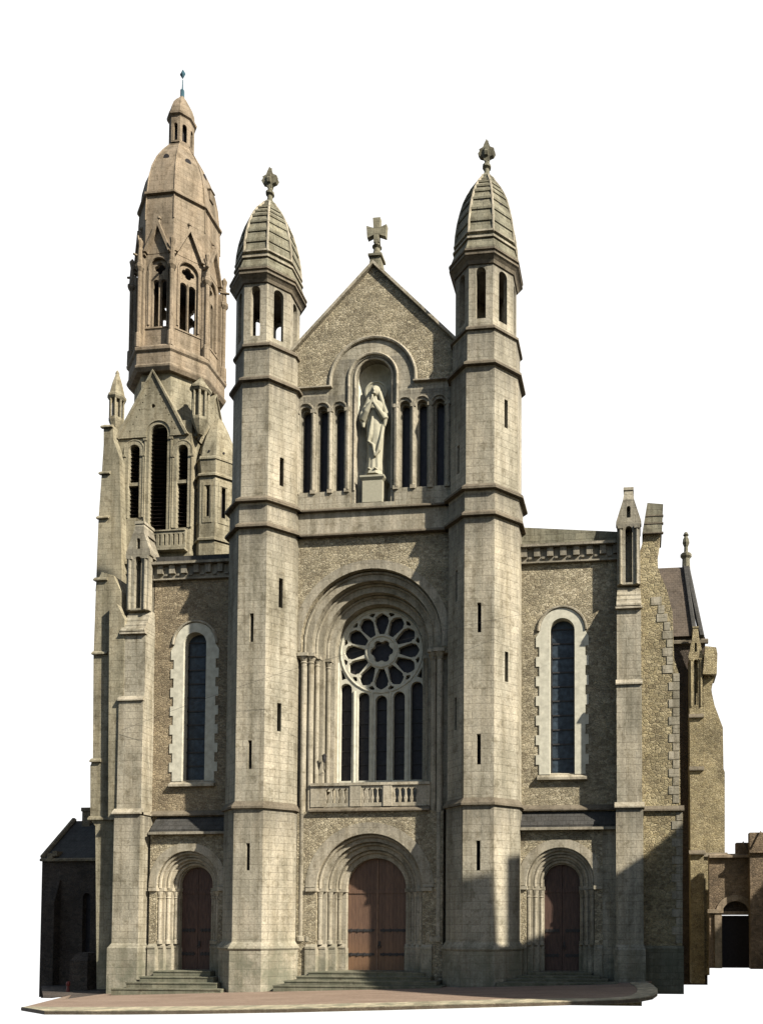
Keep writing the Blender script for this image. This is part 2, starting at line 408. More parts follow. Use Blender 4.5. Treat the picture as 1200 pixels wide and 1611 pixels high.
# arcade wall
am = MB()
am.plate([(-3.9, 20.4), (3.9, 20.4), (3.9, 25.95), (1.93, 25.95), (1.93, 26.1)] + [(1.93 * math.cos(math.pi * k / 24), 26.1 + 1.93 * math.sin(math.pi * k / 24)) for k in range(1, 24)] + [(-1.93, 26.1), (-1.93, 25.95), (-3.9, 25.95)],
         .02, .197, [arch(w, 21.28, .255, 24.85, 10) for w in wins] + [arch(0, 20.7, .98, 26.2, 20)])
am.plate(rect(-3.9, -.99, 20.42, 25.9), .2, .4, [arch(w, 21.32, .175, 24.85, 10) for w in wins[:3]]); am.plate(rect(.99, 3.9, 20.42, 25.9), .2, .4, [arch(w, 21.32, .175, 24.85, 10) for w in wins[3:]])
am.plate(archband(0, 20.7, .8, .18, 26.3), .1, .43)
am.box(-1.0, 1.0, .05, .9, 20.45, 20.72)
am.build('arcade_wall', 'stone', church)
vm = MB()
for w in wins: vm.box(w - .24, w + .24, .42, .46, 21.2, 25.1)
vm.build('arcade_glazing', 'glass', church)
# niche: half round recess with a half dome
nm = MB(); rs = []
for z in (20.7, 22.5, 24.5, 26.3): rs.append([(.8 * math.cos(a), .42 + .5 * math.sin(a), z) for a in [math.pi * k / 14 for k in range(15)]])
for q in range(1, 9):
    e = math.pi / 2 * min(q, 7.97) / 8
    rs.append([(.8 * math.cos(e) * math.cos(a), .42 + .5 * math.cos(e) * math.sin(a), 26.3 + .8 * math.sin(e)) for a in [math.pi * k / 14 for k in range(15)]])
idx = [[nm.P(*p) for p in r] for r in rs]
for a, b in zip(idx, idx[1:]):
    for j in range(14): nm.f.append([a[j], a[j + 1], b[j + 1], b[j]])
nm.build('niche', 'frame', church, smooth=False, label='round headed niche above the centre')  # lining given the paler stone colour so the recess looks lit
# mouldings of the upper stage
mm = MB()
mm.tube(archpath(0, -.02, 1.9, 25.95, 26.1, 28), .085, 8)
mm.tube(archpath(0, 0, 1.08, 21.3, 26.22, 24), .07, 8)
mm.tube(archpath(0, .1, .84, 21.3, 26.3, 24), .05, 8)
mm.string(-3.9, -1.82, 0, 25.88, .16, .2); mm.string(1.82, 3.9, 0, 25.88, .16, .2)
for w in wins:
    mm.tube([(w - .36 * math.cos(math.pi * k / 12), .0, 24.9 + .36 * math.sin(math.pi * k / 12)) for k in range(13)], .05, 6)
for w in (-3.4, -2.65, -1.89, -1.13, 1.04, 1.8, 2.56, 3.31):
    mm.tube([(w, .04, 21.35), (w, .04, 24.85)], .1, 8); mm.box(w - .12, w + .12, -.06, .1, 24.8, 24.95); mm.box(w - .11, w + .11, -.05, .1, 21.2, 21.36)
mm.build('arcade_moulding', 'trim', church)
em = MB()
em.box(-3.9, 3.9, -.06, .3, 19.35, 20.4)
em.build('frieze', 'trim', church)
em = MB(); em.string(-3.95, 3.95, -.06, 20.32, .2, .24); em.build('string_course', 'ledge', church)
em = MB(); em.string(-3.95, 3.95, -.06, 19.22, .22, .26); em.build('string_course', 'ledge', church)
# gable coping and cross
for sx in (-1, 1):
    c = MB(); a = [(sx * 3.75, 27.42), (0, 31.22), (0, 31.38), (sx * 3.9, 27.44)]
    c.plate(a if sx > 0 else a[::-1], -.16, 1.1); c.build('coping', 'trim', church)
c = MB()
c.frustum(-.34, .34, .1, .7, 30.95, -.22, .22, .18, .62, 31.8).box(-.31, .31, .1, .7, 31.8, 31.9)
c.lathe(0, .4, [(31.9, .22), (32.3, .13), (32.38, .22), (32.46, .13), (32.6, .12)], 10)
cr = [(-.13, 32.5), (.13, 32.5), (.11, 32.85), (.42, 32.72), (.46, 33.28), (.14, 33.16), (.17, 33.62), (-.17, 33.62), (-.14, 33.16), (-.46, 33.28), (-.42, 32.72), (-.11, 32.85)]
c.plate([(x, z + .05) for x, z in cr], .29, .51)
c.build('gable_cross', 'capstone', church, label='weathered stone cross on the gable')
# light voussoir band of the great arch
v = MB(); v.plate(archband(0, 14.3, 3.12, .38, S, 30), -.02, .05); v.build('arch_band', 'trim', church)
# recessed orders round the rose window
orders = [(2.72, .3, .7), (2.36, .7, 1.1), (2.0, 1.1, 1.55)]
om = MB()
for r, y0, y1 in orders: om.plate([(-3.5, 7.36), (-r, 7.36), (-r, S)] + arch(0, 7.36, r, S, 28)[2:-2] + [(r, S), (r, 7.36), (3.5, 7.36), (3.5, S)] + [(3.5 * math.cos(math.pi * k / 24), S + 3.5 * math.sin(math.pi * k / 24)) for k in range(1, 24)] + [(-3.5, S)], y0 + .002, y1)
om.box(-2.05, 2.05, 1.3, 1.9, 7.36, 8.7)
om.build('window_jamb', 'trim', church)
om = MB()
for r, y in ((3.03, .26), (2.66, .66), (2.3, 1.06)): om.tube(archpath(0, y, r, 14.2, S, 30), .055, 6)
om.build('archivolt', 'trim', church)
for sx in (-1, 1):
    for x, y, rr in ((3.0, .14, .13), (2.72, .2, .12), (2.6, .6, .1), (2.24, 1.0, .09)):
        x *= sx; zb = 1.75 if x * sx > 2.65 else 8.3
        c = MB(); c.lathe(x, y, [(zb, rr * 1.5), (zb + .18, rr * 1.45), (zb + .24, rr), (13.75, rr), (13.8, rr * 1.3), (13.85, rr), (14.0, rr * 1.6), (14.06, rr * 1.7)], 12)
        c.box(x - rr * 1.9, x + rr * 1.9, y - rr * 1.9, y + rr * 1.9, 14.06, 14.2)
        c.build('shaft', 'trim', church)
# tracery
tr = MB(); RW = 1.80
holes = []
for k in range(12):
    a = math.pi / 2 + k * math.pi / 6
    pet = [(.78, .125), (.98, .205), (1.25, .30), (1.38, .332), (1.46, .295), (1.54, .30), (1.63, .2), (1.71, .07)]
    pts = [(r, w) for r, w in pet] + [(1.735, 0)] + [(r, -w) for r, w in pet[::-1]]
    holes.append([(r * math.cos(a) - w * math.sin(a), S + r * math.sin(a) + w * math.cos(a)) for r, w in pts])
    b = a + math.pi / 12
    tri = [(1.60, 0), (1.70, .14), (1.765, .12), (1.785, 0), (1.765, -.12), (1.70, -.14)]
    holes.append([(r * math.cos(b) - w * math.sin(b), S + r * math.sin(b) + w * math.cos(b)) for r, w in tri])
holes.append(foil(0, S, .53, 6, .17))
for x, zt in ((-1.62, 13.26), (-.81, 12.84), (0, 12.68), (.81, 12.84), (1.62, 13.26)): holes.append(arch(x, 8.86, .27, zt - .27, 10))
for sx in (-1, 1): holes.append([(sx * 1.86, 13.4), (sx * 1.62, 13.48), (sx * 1.86, 13.92)])
tr.plate(arch(0, 8.6, 1.98, S, 36), 1.5, 1.72, holes)
tr.build('rose_tracery', 'frame', church, label='pale stone tracery of the rose window over five lancets')
tr = MB(); ringp = [(1.87 * math.cos(2 * math.pi * k / 40), 1.49, S + 1.87 * math.sin(2 * math.pi * k / 40)) for k in range(41)]
tr.tube(ringp, .04, 6, False); tr.tube([(.7 * math.cos(2 * math.pi * k / 24), 1.49, S + .7 * math.sin(2 * math.pi * k / 24)) for k in range(25)], .045, 6, False)
for x in (-2.0, -1.22, -.41, .41, 1.22, 2.0): tr.tube([(x, 1.5, 8.7), (x, 1.49, 12.9 if abs(x) < 1.9 else 14.2)], .055, 6)
tr.build('rose_moulding', 'frame', church)
g = MB(); g.plate(arch(0, 8.65, 1.97, S, 24), 1.8, 1.84); g.build('rose_glazing', 'glass', church, label='dark leaded glass behind the rose tracery')
g = MB()
for z in [9.6 + .62 * k for k in range(5)]: g.box(-1.9, 1.9, 1.745, 1.765, z, z + .03)
g.build('saddle_bar', 'iron', church)
# balcony below the window
bal = MB()
bh = []
for x0, x1 in ((-1.98, -.92), (-.32, .55), (1.05, 2.08)):
    n = 4; w = (x1 - x0) / n
    for k in range(n):
        c0 = x0 + (k + .5) * w; bh.append([(c0 - .09, 7.66), (c0 + .09, 7.66), (c0 + .06, 7.85), (c0 + .1, 8.0), (c0 + .1, 8.2), (c0, 8.3), (c0 - .1, 8.2), (c0 - .1, 8.0), (c0 - .06, 7.85)])
bal.plate(rect(-2.62, 2.62, 7.5, 8.4), .05, .22, bh)
bal.box(-2.62, 2.62, -.02, .28, 8.4, 8.52); bal.box(-.86, -.38, .0, .27, 7.5, 8.4); bal.box(.6, .98, .0, .27, 7.5, 8.4)
bal.build('balustrade', 'trim', church, label='carved stone balustrade under the rose window')
b = MB(); b.string(-2.62, 2.62, .05, 7.28, .2, .24); b.build('string_course', 'ledge', church)

# ---------------- portals
def portal(cx, rs, ys, z_imp, zc, halfw, ztop, yw, band, zb, mat_wall, plinth_to):
    """rs: opening half widths per order, ys: front planes; zc: arch centre height"""
    w = MB(); n = len(rs)
    w.plate([(cx - halfw, zb), (cx - rs[0], zb)] + arch(cx, zb, rs[0], zc, 26)[1:-1] + [(cx + rs[0], zb), (cx + halfw, zb), (cx + halfw, ztop), (cx - halfw, ztop)], yw, ys[1])
    w.build('portal_wall', mat_wall, church)
    o = MB()
    for i in range(1, n): o.plate([(cx - halfw, zb), (cx - rs[i], zb)] + arch(cx, zb, rs[i], zc, 26)[1:-1] + [(cx + rs[i], zb), (cx + halfw, zb), (cx + halfw, ztop - .02), (cx - halfw, ztop - .02)], ys[i] + .002, ys[i + 1])
    o.build('portal_jamb', 'trim', church)
    b = MB(); b.plate(archband(cx, z_imp + .15, rs[0], band, zc, 26), yw - .02, yw + .03)
    b.build('arch_band', 'trim', church)
    t = MB()
    for i in range(n - 1):
        r = rs[i] - .07; t.tube(archpath(cx, ys[i + 1] - .07, r, z_imp + .1, zc, 26), .075, 8)
    t.tube(archpath(cx, yw + .02, rs[0] + .03, z_imp + .1, zc, 26), .05, 6)
    t.build('archivolt', 'trim', church)
    im = MB()
    for sx in (-1, 1):
        for i in range(n):
            xa = rs[i] - .03; xb = (rs[i - 1] if i else rs[0] + band * .9)
            x0, x1 = sorted((cx + sx * xa, cx + sx * xb))
            im.box(x0, x1, ys[i] - .1, ys[i] + .2, z_imp - .03, z_imp + .12)
            if i < n: im.box(x0, x1, ys[i] - .1, ys[i] + .25, ground_z(cx), 1.42); im.xprof([(ys[i] + .1, 1.42), (ys[i] - .13, 1.42), (ys[i] - .13, 1.5), (ys[i] + .0, 1.62), (ys[i] + .1, 1.62)], x0, x1)
    im.build('impost', 'trim', church)
    for sx in (-1, 1):
        for i in range(n - 1):
            x = cx + sx * (rs[i] - .09); y = ys[i + 1] - .1; rr = .085
            c = MB(); c.lathe(x, y, [(1.6, rr * 1.5), (1.75, rr * 1.4), (1.8, rr), (z_imp - .35, rr), (z_imp - .32, rr * 1.3), (z_imp - .28, rr), (z_imp - .05, rr * 1.7)], 10)
            c.build('column', 'trim', church)
portal(0, [2.32, 2.0, 1.68, 1.34], [.05, .37, .69, 1.0, 1.3], 3.9, 4.02, 3.2, 7.3, .05, .48, ground_z(0), 'rubble', 0)
def leaf(xa, xb, zc, r, cx, y, name='door', handle=None, transom=3.9, mat='wood'):
    """door leaf between xa and xb under the arch (centre cx, radius r)"""
    pts = [(xa, .4), (xb, .4)]
    n = 12
    top = [(xb + (xa - xb) * k / n) for k in range(n + 1)]
    pts += [(x, zc + math.sqrt(max(r * r - (x - cx) ** 2, 0))) for x in top]
    d = MB(); d.plate(pts, y, y + .1); o = d.build('door', mat, church)
    h = MB()
    for z in (1.15, 2.2):
        x0, x1 = (xa + .03, xb - .12) if abs(xa - cx) > abs(xb - cx) else (xa + .12, xb - .03)
        h.box(x0, x1, y - .03, y + .02, z - .05, z + .05)
        for q in range(4): xx = x0 + (x1 - x0) * (q + .5) / 4; h.box(xx - .03, xx + .03, y - .045, y, z - .075, z + .075)
    h.build('strap_hinge', 'iron', o)
    t = MB(); t.box(xa, xb, y - .04, y + .02, transom - .08, transom + .08); t.build('rail', mat, o)
    if handle:
        k = MB(); k.box(handle - .04, handle + .04, y - .05, y + .01, 1.5, 1.72); k.tube([(handle + .07 * math.cos(a), y - .06, 1.5 + .08 * math.sin(a)) for a in [2 * math.pi * j / 10 for j in range(11)]], .015, 6)
        k.build('handle', 'iron', o)
    return o
leaf(-1.36, -.012, 4.02, 1.36, 0, 1.25); leaf(.012, 1.36, 4.02, 1.36, 0, 1.25, handle=.1)
c = MB(); c.box(-.03, .03, 1.2, 1.3, .45, 5.3); c.build('door_stop', plain('door_strip', (.13, .08, .05), .6), church)

# ---------------- octagonal turrets
def face_frames(cx, cy, ap):
    for k in range(8):
        a = R(45 * k)        # 0 faces the street, positive turns to the right
        yield k, (cx + ap * math.sin(a), cy - ap * math.cos(a), 0), a
def turret(cx, slits):
    cy = .3; T = None
    zb = ground_z(cx) - .2
    stages = [(7.35, 19.3, 1.5), (20.4, 25.7, 1.42), (25.7, 27.2, 1.36)]
    m = MB(); m.octo(cx, cy, [(zb, 1.66), (1.38, 1.66), (1.46, 1.72), (1.5, 1.72), (1.75, 1.545), (1.78, 1.545)])
    root = m.build('turret', 'stone', church, label='octagonal ashlar turret %s of the gable' % ('left' if cx < 0 else 'right'))
    def stage(z0, z1, ap, name='shaft'):
        s_ = 2 * ap * math.tan(R(22.5)) / 2; m = MB()
        for k, o, a in face_frames(cx, cy, ap):
            hs = [rect(-.085 + dx, .085 + dx, z, z + h) for kk, z, h, dx in slits if kk == k and z0 < z < z1]
            m.frame(o, a); m.plate(rect(-s_, s_, z0, z1), 0, .3, hs)
        m.build('shaft', 'stone', root)
    stage(1.7, 7.4, 1.54); stage(7.35, 19.3, 1.5); stage(19.3, 20.4, 1.5); stage(20.4, 25.75, 1.43); stage(25.75, 27.2, 1.37)
    for z, ap, out, h in ((7.3, 1.5, .16, .32), (19.22, 1.5, .18, .26), (20.32, 1.47, .22, .3), (25.62, 1.4, .2, .28), (27.18, 1.3, .17, .26)):
        r_ = MB(); r_.octo(cx, cy, [(z, ap - .1), (z, ap + out), (z + .09, ap + out), (z + h, ap), (z + h, ap - .1)]); r_.build('string_course', 'ledge', root)
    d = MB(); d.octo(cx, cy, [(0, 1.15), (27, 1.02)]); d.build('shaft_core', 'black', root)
    # open belfry
    cx += -.16 if cx < 0 else -.03
    b = MB(); ap = 1.24; s_ = ap * math.tan(R(22.5))
    for k, o, a in face_frames(cx, cy, ap):
        b.frame(o, a); b.plate(rect(-s_, s_, 27.35, 30.3), 0, .26, [arch(0, 27.78, .21, 29.78, 10)])
    b.frame(); b.build('belfry', 'stone', root)
    c_ = MB(); c_.octo(cx, cy, [(30.1, 1.1), (30.1, 1.3), (30.22, 1.35), (30.34, 1.46), (30.36, 1.5), (30.44, 1.5), (30.46, 1.44), (30.52, 1.46), (30.54, 1.52), (30.62, 1.52), (30.66, 1.44), (30.68, 1.1)]); c_.build('cornice', 'ledge', root)
    prof = [(30.66, 1.43), (31.25, 1.31), (31.45, 1.29), (31.97, 1.26), (32.5, 1.18), (33.0, 1.06), (33.4, .94), (33.7, .81), (34.0, .65), (34.25, .49), (34.45, .35), (34.6, .27)]
    up_ = 1.0 if cx < 0 else 1.09; prof = [(z if z < 31.6 else 31.6 + (z - 31.6) * up_, a * (1 if z < 31 else .965)) for z, a in prof]
    cp = MB(); st = []
    for i in range(len(prof) - 1):
        (z0, a0), (z1, a1) = prof[i], prof[i + 1]
        e = .045 if 2 <= i < 9 else 0
        st += [(z0, a0 + e), (z0 + .08, a0 + e), (z1 - .001, a1)]
    cp.octo(cx, cy, st); cp.build('cap', 'capstone', root)
    # ribs of the cap
    rb = MB()
    for k in range(8):
        a = R(22.5 + 45 * k)
        rb.tube([(cx + (ap_ + .03) / math.cos(R(22.5)) * math.cos(a), cy + (ap_ + .03) / math.cos(R(22.5)) * math.sin(a), z) for z, ap_ in prof[2:]], .05, 6)
    rb.build('rib', 'trim', root)
    ho = MB()
    for k, o, a in face_frames(cx, cy, 1.0):
        ho.frame(o, a); ho.rings([[(.09 * math.cos(q * math.pi / 4), y, 33.05 + .09 * math.sin(q * math.pi / 4)) for q in range(8)] for y in (-.05, .3)])
    ho.build('vent', 'black', root)
    r2 = MB(); r2.octo(cx, cy, [(31.2, 1.2), (31.2, 1.36), (31.28, 1.36), (31.36, 1.2)]); r2.octo(cx, cy, [(31.48, 1.2), (31.48, 1.335), (31.55, 1.335), (31.64, 1.2)]); r2.build('moulding', 'stone', root)
    zf = prof[-1][0] - 34.6
    f = MB(); f.octo(cx, cy, [(34.4 + zf, .3), (34.58 + zf, .34), (34.66 + zf, .28), (34.85 + zf, .14)])
    f.lathe(cx, cy, [(34.8 + zf, .13), (35.1 + zf, .11), (35.16 + zf, .19), (35.26 + zf, .19), (35.34 + zf, .1), (35.6 + zf, .1)], 10)
    hd = [(-.1, 35.45), (.09, 35.45), (.13, 35.6), (.3, 35.66), (.38, 35.8), (.3, 35.9), (.33, 35.98), (.16, 36.06), (.1, 36.22), (0, 36.42), (-.1, 36.22), (-.16, 36.06), (-.33, 35.98), (-.3, 35.9), (-.38, 35.8), (-.3, 35.66), (-.13, 35.6)]
    f.frame((cx, cy, zf), 0); f.plate(hd, -.09, .09); f.frame((cx, cy, zf), R(90)); f.plate([(x * .55, z) for x, z in hd], -.07, .07); f.frame()
    f.build('finial', 'capstone', root)
    return root
# slits: (face, z, height, dx)
TXL, TXR = at(395.5, 1000, -1.2)[0], at(753.5, 1000, -1.2)[0]
def slitz(px, y0, y1, Y=-1.2): z0 = at(px, y1, Y)[1]; z1 = at(px, y0, Y)[1]; return z0, z1 - z0
def mk(face, px, y0, y1, dx=0):
    z, h = slitz(px, y0, y1); return (face, z, h, dx)
turret(TXL, [mk(0, 397, 965, 1010), mk(0, 394, 1165, 1210), mk(0, 391, 1327, 1370), mk(1, 437, 710, 755), mk(1, 437, 903, 950), mk(1, 437, 1102, 1147)])
turret(TXR, [mk(0, 756, 948, 995), mk(0, 755, 1155, 1203), mk(0, 754, 1323, 1370), mk(1, 795, 617, 662), mk(1, 795, 1020, 1068), mk(7, 722, 690, 735), mk(7, 718, 890, 940), mk(7, 716, 1093, 1145)])

# ---------------- side bays
def bay(sx):
    x0, x1 = (6.2, 10.9) if sx > 0 else (-10.2, -6.2)
    cx = 8.2 * sx
    m = MB(); zs = 14.95
    m.plate(rect(x0, x1, 6.9, 18.75), .5, 1.0, [arch(cx, 8.8, .55, zs, 16)])
    m.build('bay_wall', 'rubble' if sx > 0 else 'rubble_b', church, label='rubble wall of the %s bay' % ('right' if sx > 0 else 'left'))
    # toothed white surround
    out = []; zz = 8.8; k = 0
    L_ = []
    while zz < zs - .3:
        w = 1.12 if k % 2 else .98
        L_ += [(w, zz), (w, min(zz + .42, zs - .1))]; zz += .42; k += 1
    L_ += [(.95, zs)]
    outline = [(cx + w, z) for w, z in L_] + [(cx + .95 * math.cos(math.pi * q / 20), zs + .95 * math.sin(math.pi * q / 20)) for q in range(1, 20)] + [(cx - w, z) for w, z in L_[::-1]]
    inner = arch(cx, 8.8, .53, zs, 16)
    m = MB(); m.plate(outline + inner, .46, .98)
    w = m.build('window', 'frame', church, label='tall round headed window with white toothed surround, %s bay' % ('right' if sx > 0 else 'left'))
    m = MB(); m.xprof([(.95, 8.55), (.3, 8.55), (.3, 8.65), (.6, 8.85), (.95, 8.95)], cx - 1.05, cx + 1.05); m.build('sill', 'trim', w)
    m = MB(); m.plate(arch(cx, 8.7, .56, zs, 16), .86, .9); m.build('glazing', 'glassblue', w)
    m = MB()
    for q in range(10): m.box(cx - .54, cx + .54, .82, .85, 9.5 + q * .62, 9.56 + q * .62)
    m.box(cx - .5, cx - .46, .82, .85, 8.8, 15); m.box(cx + .46, cx + .5, .82, .85, 8.8, 15)
    m.build('glazing_bar', 'iron', w)
    m = MB(); m.tube([(cx - 1.02 * math.cos(math.pi * q / 20), .45, zs + 1.02 * math.sin(math.pi * q / 20)) for q in range(21)], .06, 6)
    m.build('hood_mould', 'trim', w)
    # corbel table
    m = MB(); m.box(x0, x1, .42, 1.0, 17.9, 18.55)
    m.string(x0, x1, .42, 18.5, .28, .22, .12); m.string(x0, x1, .42, 17.85, .1, .12, .06)
    x = x0 + .25
    while x < x1 - .3:
        m.box(x, x + .26, .3, .45, 18.12, 18.5); m.box(x + .33, x + .5, .36, .45, 18.03, 18.12); x += .56
    m.build('corbel_table', 'trim', church)
    # parapet strip
    m = MB()
    m.plate([(x0, 18.7), (x1, 18.7), (x1, 19.1), (x0, 19.55)] if sx > 0 else [(x0, 18.7), (x1, 18.7), (x1, 19.0), (x0, 19.0)], .55, .95)
    m.build('parapet', 'slate' if sx < 0 else 'capstone', church)
    # string at the foot, lean-to slope and porch eave
    m = MB(); m.string(x0, x1, .5, 7.25, .22, .34); m.build('string_course', 'ledge', church)
    px0, px1 = (6.2, 10.7) if sx > 0 else (-9.85, -6.2)
    m = MB(); m.xprof([(.6, 7.22), (.5, 7.22), (-.02, 6.6), (-.02, 6.5), (.6, 6.5)], px0, px1); m.build('porch_roof', 'slate', church)
    m = MB(); m.string(px0, px1, .1, 6.38, .32, .2, .1); m.build('eave', 'trim', church)
    return cx
bay(-1); bay(1)
for sx in (-1, 1):
    cx = 8.15 * sx
    x0, x1 = (6.2, 10.7) if sx > 0 else (-9.85, -6.2)
    hw = 1.75
    portal(cx, [1.42, 1.18, .95, .76], [.1, .34, .58, .82, 1.05], 3.95, 4.25, hw, 6.38, .1, .36, ground_z(cx) - .1, 'rubble', 0)
    m = MB()
    if cx - hw > x0: m.box(x0, cx - hw, .1, .6, ground_z(x0) - .2, 6.38)
    if cx + hw < x1: m.box(cx + hw, x1, .1, .6, ground_z(x0) - .2, 6.38)
    m.build('porch_wall', 'stone', church)
    leaf(cx - .78, cx - .008, 4.25, .78, cx, 1.02, mat='shade_wood'); leaf(cx + .008, cx + .78, 4.25, .78, cx, 1.02, handle=cx + .08, mat='shade_wood')
# steps
def steps(cx, hws, ys, ztop, label):
    m = MB(); n = len(hws); zb = ground_z(cx) - .25; g = ground_z(cx)
    for i in range(n):
        z = ztop - (ztop - g) * i / n
        m.box(cx - hws[i], cx + hws[i], ys[i], (ys[i - 1] if i else 1.4), zb, z)
        m.box(cx - hws[i] - .02, cx + hws[i] + .02, ys[i] - .03, ys[i] + .05, z - .05, z + .002)
        if i:
            for s in (-1, 1):
                a, b = sorted((cx + s * hws[i - 1], cx + s * hws[i])); m.box(a, b, ys[i - 1], 0.5, zb, z)
    return m.build('steps', 'capstone', church, label=label)
steps(0, [2.5, 2.85, 3.2, 3.5], [-.25, -.65, -1.05, -1.45], .46, 'stone steps to the central door')
steps(-8.15, [1.3, 1.65, 2.0, 2.4], [-.25, -.65, -1.05, -1.45], .46, 'stone steps to the left door')
steps(8.15, [1.3, 1.65, 2.0, 2.4], [-.25, -.65, -1.05, -1.45], .5, 'stone steps to the right door')

# ---------------- pinnacled buttresses of the front
def pinnacle(parent, cx, w, y0, y1, zb, zt, mat, slot=True, mount=0):
    """gabled tabernacle: a pierced block under a steep gablet and a small block on top"""
    h = zt - zb; hw = w / 2; m = MB(mount and (0, 0, 0) or (0, 0, 0))
    ze = zb + h * .60; zg = zb + h * .86
    hs = [arch(cx, zb + h * .02, hw * .30, zb + h * .56, 8)]
    m.plate([(cx - hw, zb), (cx + hw, zb), (cx + hw, ze), (cx + hw * 1.12, ze + .04), (cx + hw * 1.1, ze + .18), (cx + hw * .5, zg), (cx - hw * .5, zg), (cx - hw * 1.1, ze + .18), (cx - hw * 1.12, ze + .04), (cx - hw, ze)], y0, y0 + .28, hs + [arch(cx, zb + h * .68, hw * .17, zb + h * .78, 8)])
    m.box(cx - hw * .98, cx + hw * .98, y0 + .5, y1, zb, ze); m.frustum(cx - hw * 1.05, cx + hw * 1.05, y0 + .281, y1, ze, cx - hw * .35, cx + hw * .35, y0 + .35, y1 - .1, zg)
    m.frustum(cx - hw * .5, cx + hw * .5, y0 + .02, y1 - .1, zg, cx - hw * .36, cx + hw * .36, y0 + .1, y1 - .2, zt - .12)
    m.box(cx - hw * .45, cx + hw * .45, y0 + .06, y1 - .16, zt - .12, zt)
    for s in (-1, 1):
        m.tube([(cx + s * hw * .72, y0 - .02, zb), (cx + s * hw * .72, y0 - .02, ze - .15)], hw * .14, 8)
        m.box(cx + s * hw * .72 - hw * .24, cx + s * hw * .72 + hw * .24, y0 - .1, y0 + .05, ze - .15, ze - .02)
    return m.build('pinnacle', mat, parent)
def buttress(cx, w, yf, yb, zs, mat='stone', ztop=20.2, pin=True, label=None):
    m = MB(); hw = w / 2; zb = ground_z(cx) - .3
    zs_, z2, z3, zt = zs     # string, first offset, foot of weathering, top of weathering
    m.box(cx - hw * 1.22, cx + hw * 1.22, yf - .28, yb, zb, 1.45); m.frustum(cx - hw * 1.22, cx + hw * 1.22, yf - .28, yb, 1.45, cx - hw * 1.08, cx + hw * 1.08, yf - .1, yb, 1.65)
    m.box(cx - hw * 1.07, cx + hw * 1.07, yf - .1, yb, 1.65, zs_ + .05)
    m.box(cx - hw, cx + hw, yf, yb, zs_ + .05, z2 + .02)
    m.box(cx - hw * .97, cx + hw * .97, yf + .12, yb, z2, z3)
    n = 4
    for i in range(n):
        za, zc_ = z3 + (zt - z3) * i / n, z3 + (zt - z3) * (i + 1) / n
        ya = yf + .02 + .14 * i
        m.xprof([(yb, za), (ya - .02, za), (ya - .02, za + .07), (ya + .14, zc_ + .03), (yb, zc_ + .03)], cx - hw * (.99 - .02 * i), cx + hw * (.99 - .02 * i))
    b = m.build('buttress', mat, church, label=label)
    s = MB(); s.string(cx - hw * 1.18, cx + hw * 1.18, yf - .02, zs_ - .05, .22, .34); s.string(cx - hw * 1.06, cx + hw * 1.06, yf + .03, z2 - .1, .13, .3); s.string(cx - hw * 1.06, cx + hw * 1.06, yf + .12, z3 - .12, .16, .2)
    s.box(cx - hw * 1.18, cx + hw * 1.18, yf - .1, yb, zs_ - .05, zs_ + .04)
    s.build('offset', 'trim', b)
    if pin: pinnacle(b, cx, w * .92, yf + .3, yb + .1, zt, ztop, mat)
    return b
lx = at(185, 1200, -.3)[0]; lw = 1.13
buttress(lx + lw / 2, lw, -.3, .9, (7.3, 12.35, 15.35, 16.4), ztop=20.45, label='left front buttress with pierced pinnacle')
buttress(11.03, 1.03, -.35, .9, (7.25, 12.4, 15.6, 16.6), ztop=20.75, label='right front buttress with pierced pinnacle')
# side buttress running to the right of the front
def pxpoly(pts, Y): return [at(x, y, Y) for x, y in pts]
m = MB()
m.plate([(11.45, ground_z(11) - .5)] + pxpoly([(1073, 1545), (1074, 1282), (1070, 1268), (1068, 1062), (1060, 1035), (1058, 965), (1049, 928), (1035, 895), (1034, 868), (1039, 838), (1013, 838), (1011, 852)], .1)[0:] + [(11.45, 17.9)], .1, 1.3)
sb = m.build('side_buttress', 'rubble_y', church, label='ochre rubble side buttress with sloping right edge')
m = MB(); p = pxpoly([(1041, 838), (1043, 794), (1018, 792), (1010, 840)], .0); m.plate(p, -.05, 1.4); m.build('saddle_coping', 'capstone', sb)
m = MB()
for y_ in (812, 824, 839):
    xa = 1018 - (y_ - 793) * .17; a_ = at(xa, y_, -.05); b_ = at(1043, y_, -.05); m.box(a_[0], b_[0] + .01, -.075, 0.1, a_[1] - .025, a_[1] + .02)
a_ = at(1008, 1277, .1); b_ = at(1076, 1277, .1); m.string(a_[0], b_[0], .1, a_[1], .16, .3)
m.build('string_course', 'ledge', sb)
# dressed quoins of the side buttress
q = MB(); z = 1.7; k = 0
while z < 15.9:
    if abs(z - 7.1) > .35:
        xr = at(1073 if z < 7 else (1068 if z < 12.6 else 1058), 1447 - (z - 2.6) * 38, .1)[0]
        if z > 14.4: xr = at(1054, 950, .1)[0] - (z - 14.6) * .32
        w = .42 if k % 2 else .24; q.box(xr - w, xr + .015, .075, .5, z, z + .33)
    z += .36; k += 1
q.build('quoin', 'stone', sb)
m = MB(); m.box(11.5, at(1075, 1500, .0)[0], -.12, .3, ground_z(11) - .5, 1.5); m.string(11.5, at(1075, 1500, .0)[0], -.1, 1.45, .06, .2); m.build('plinth', 'capstone', sb)

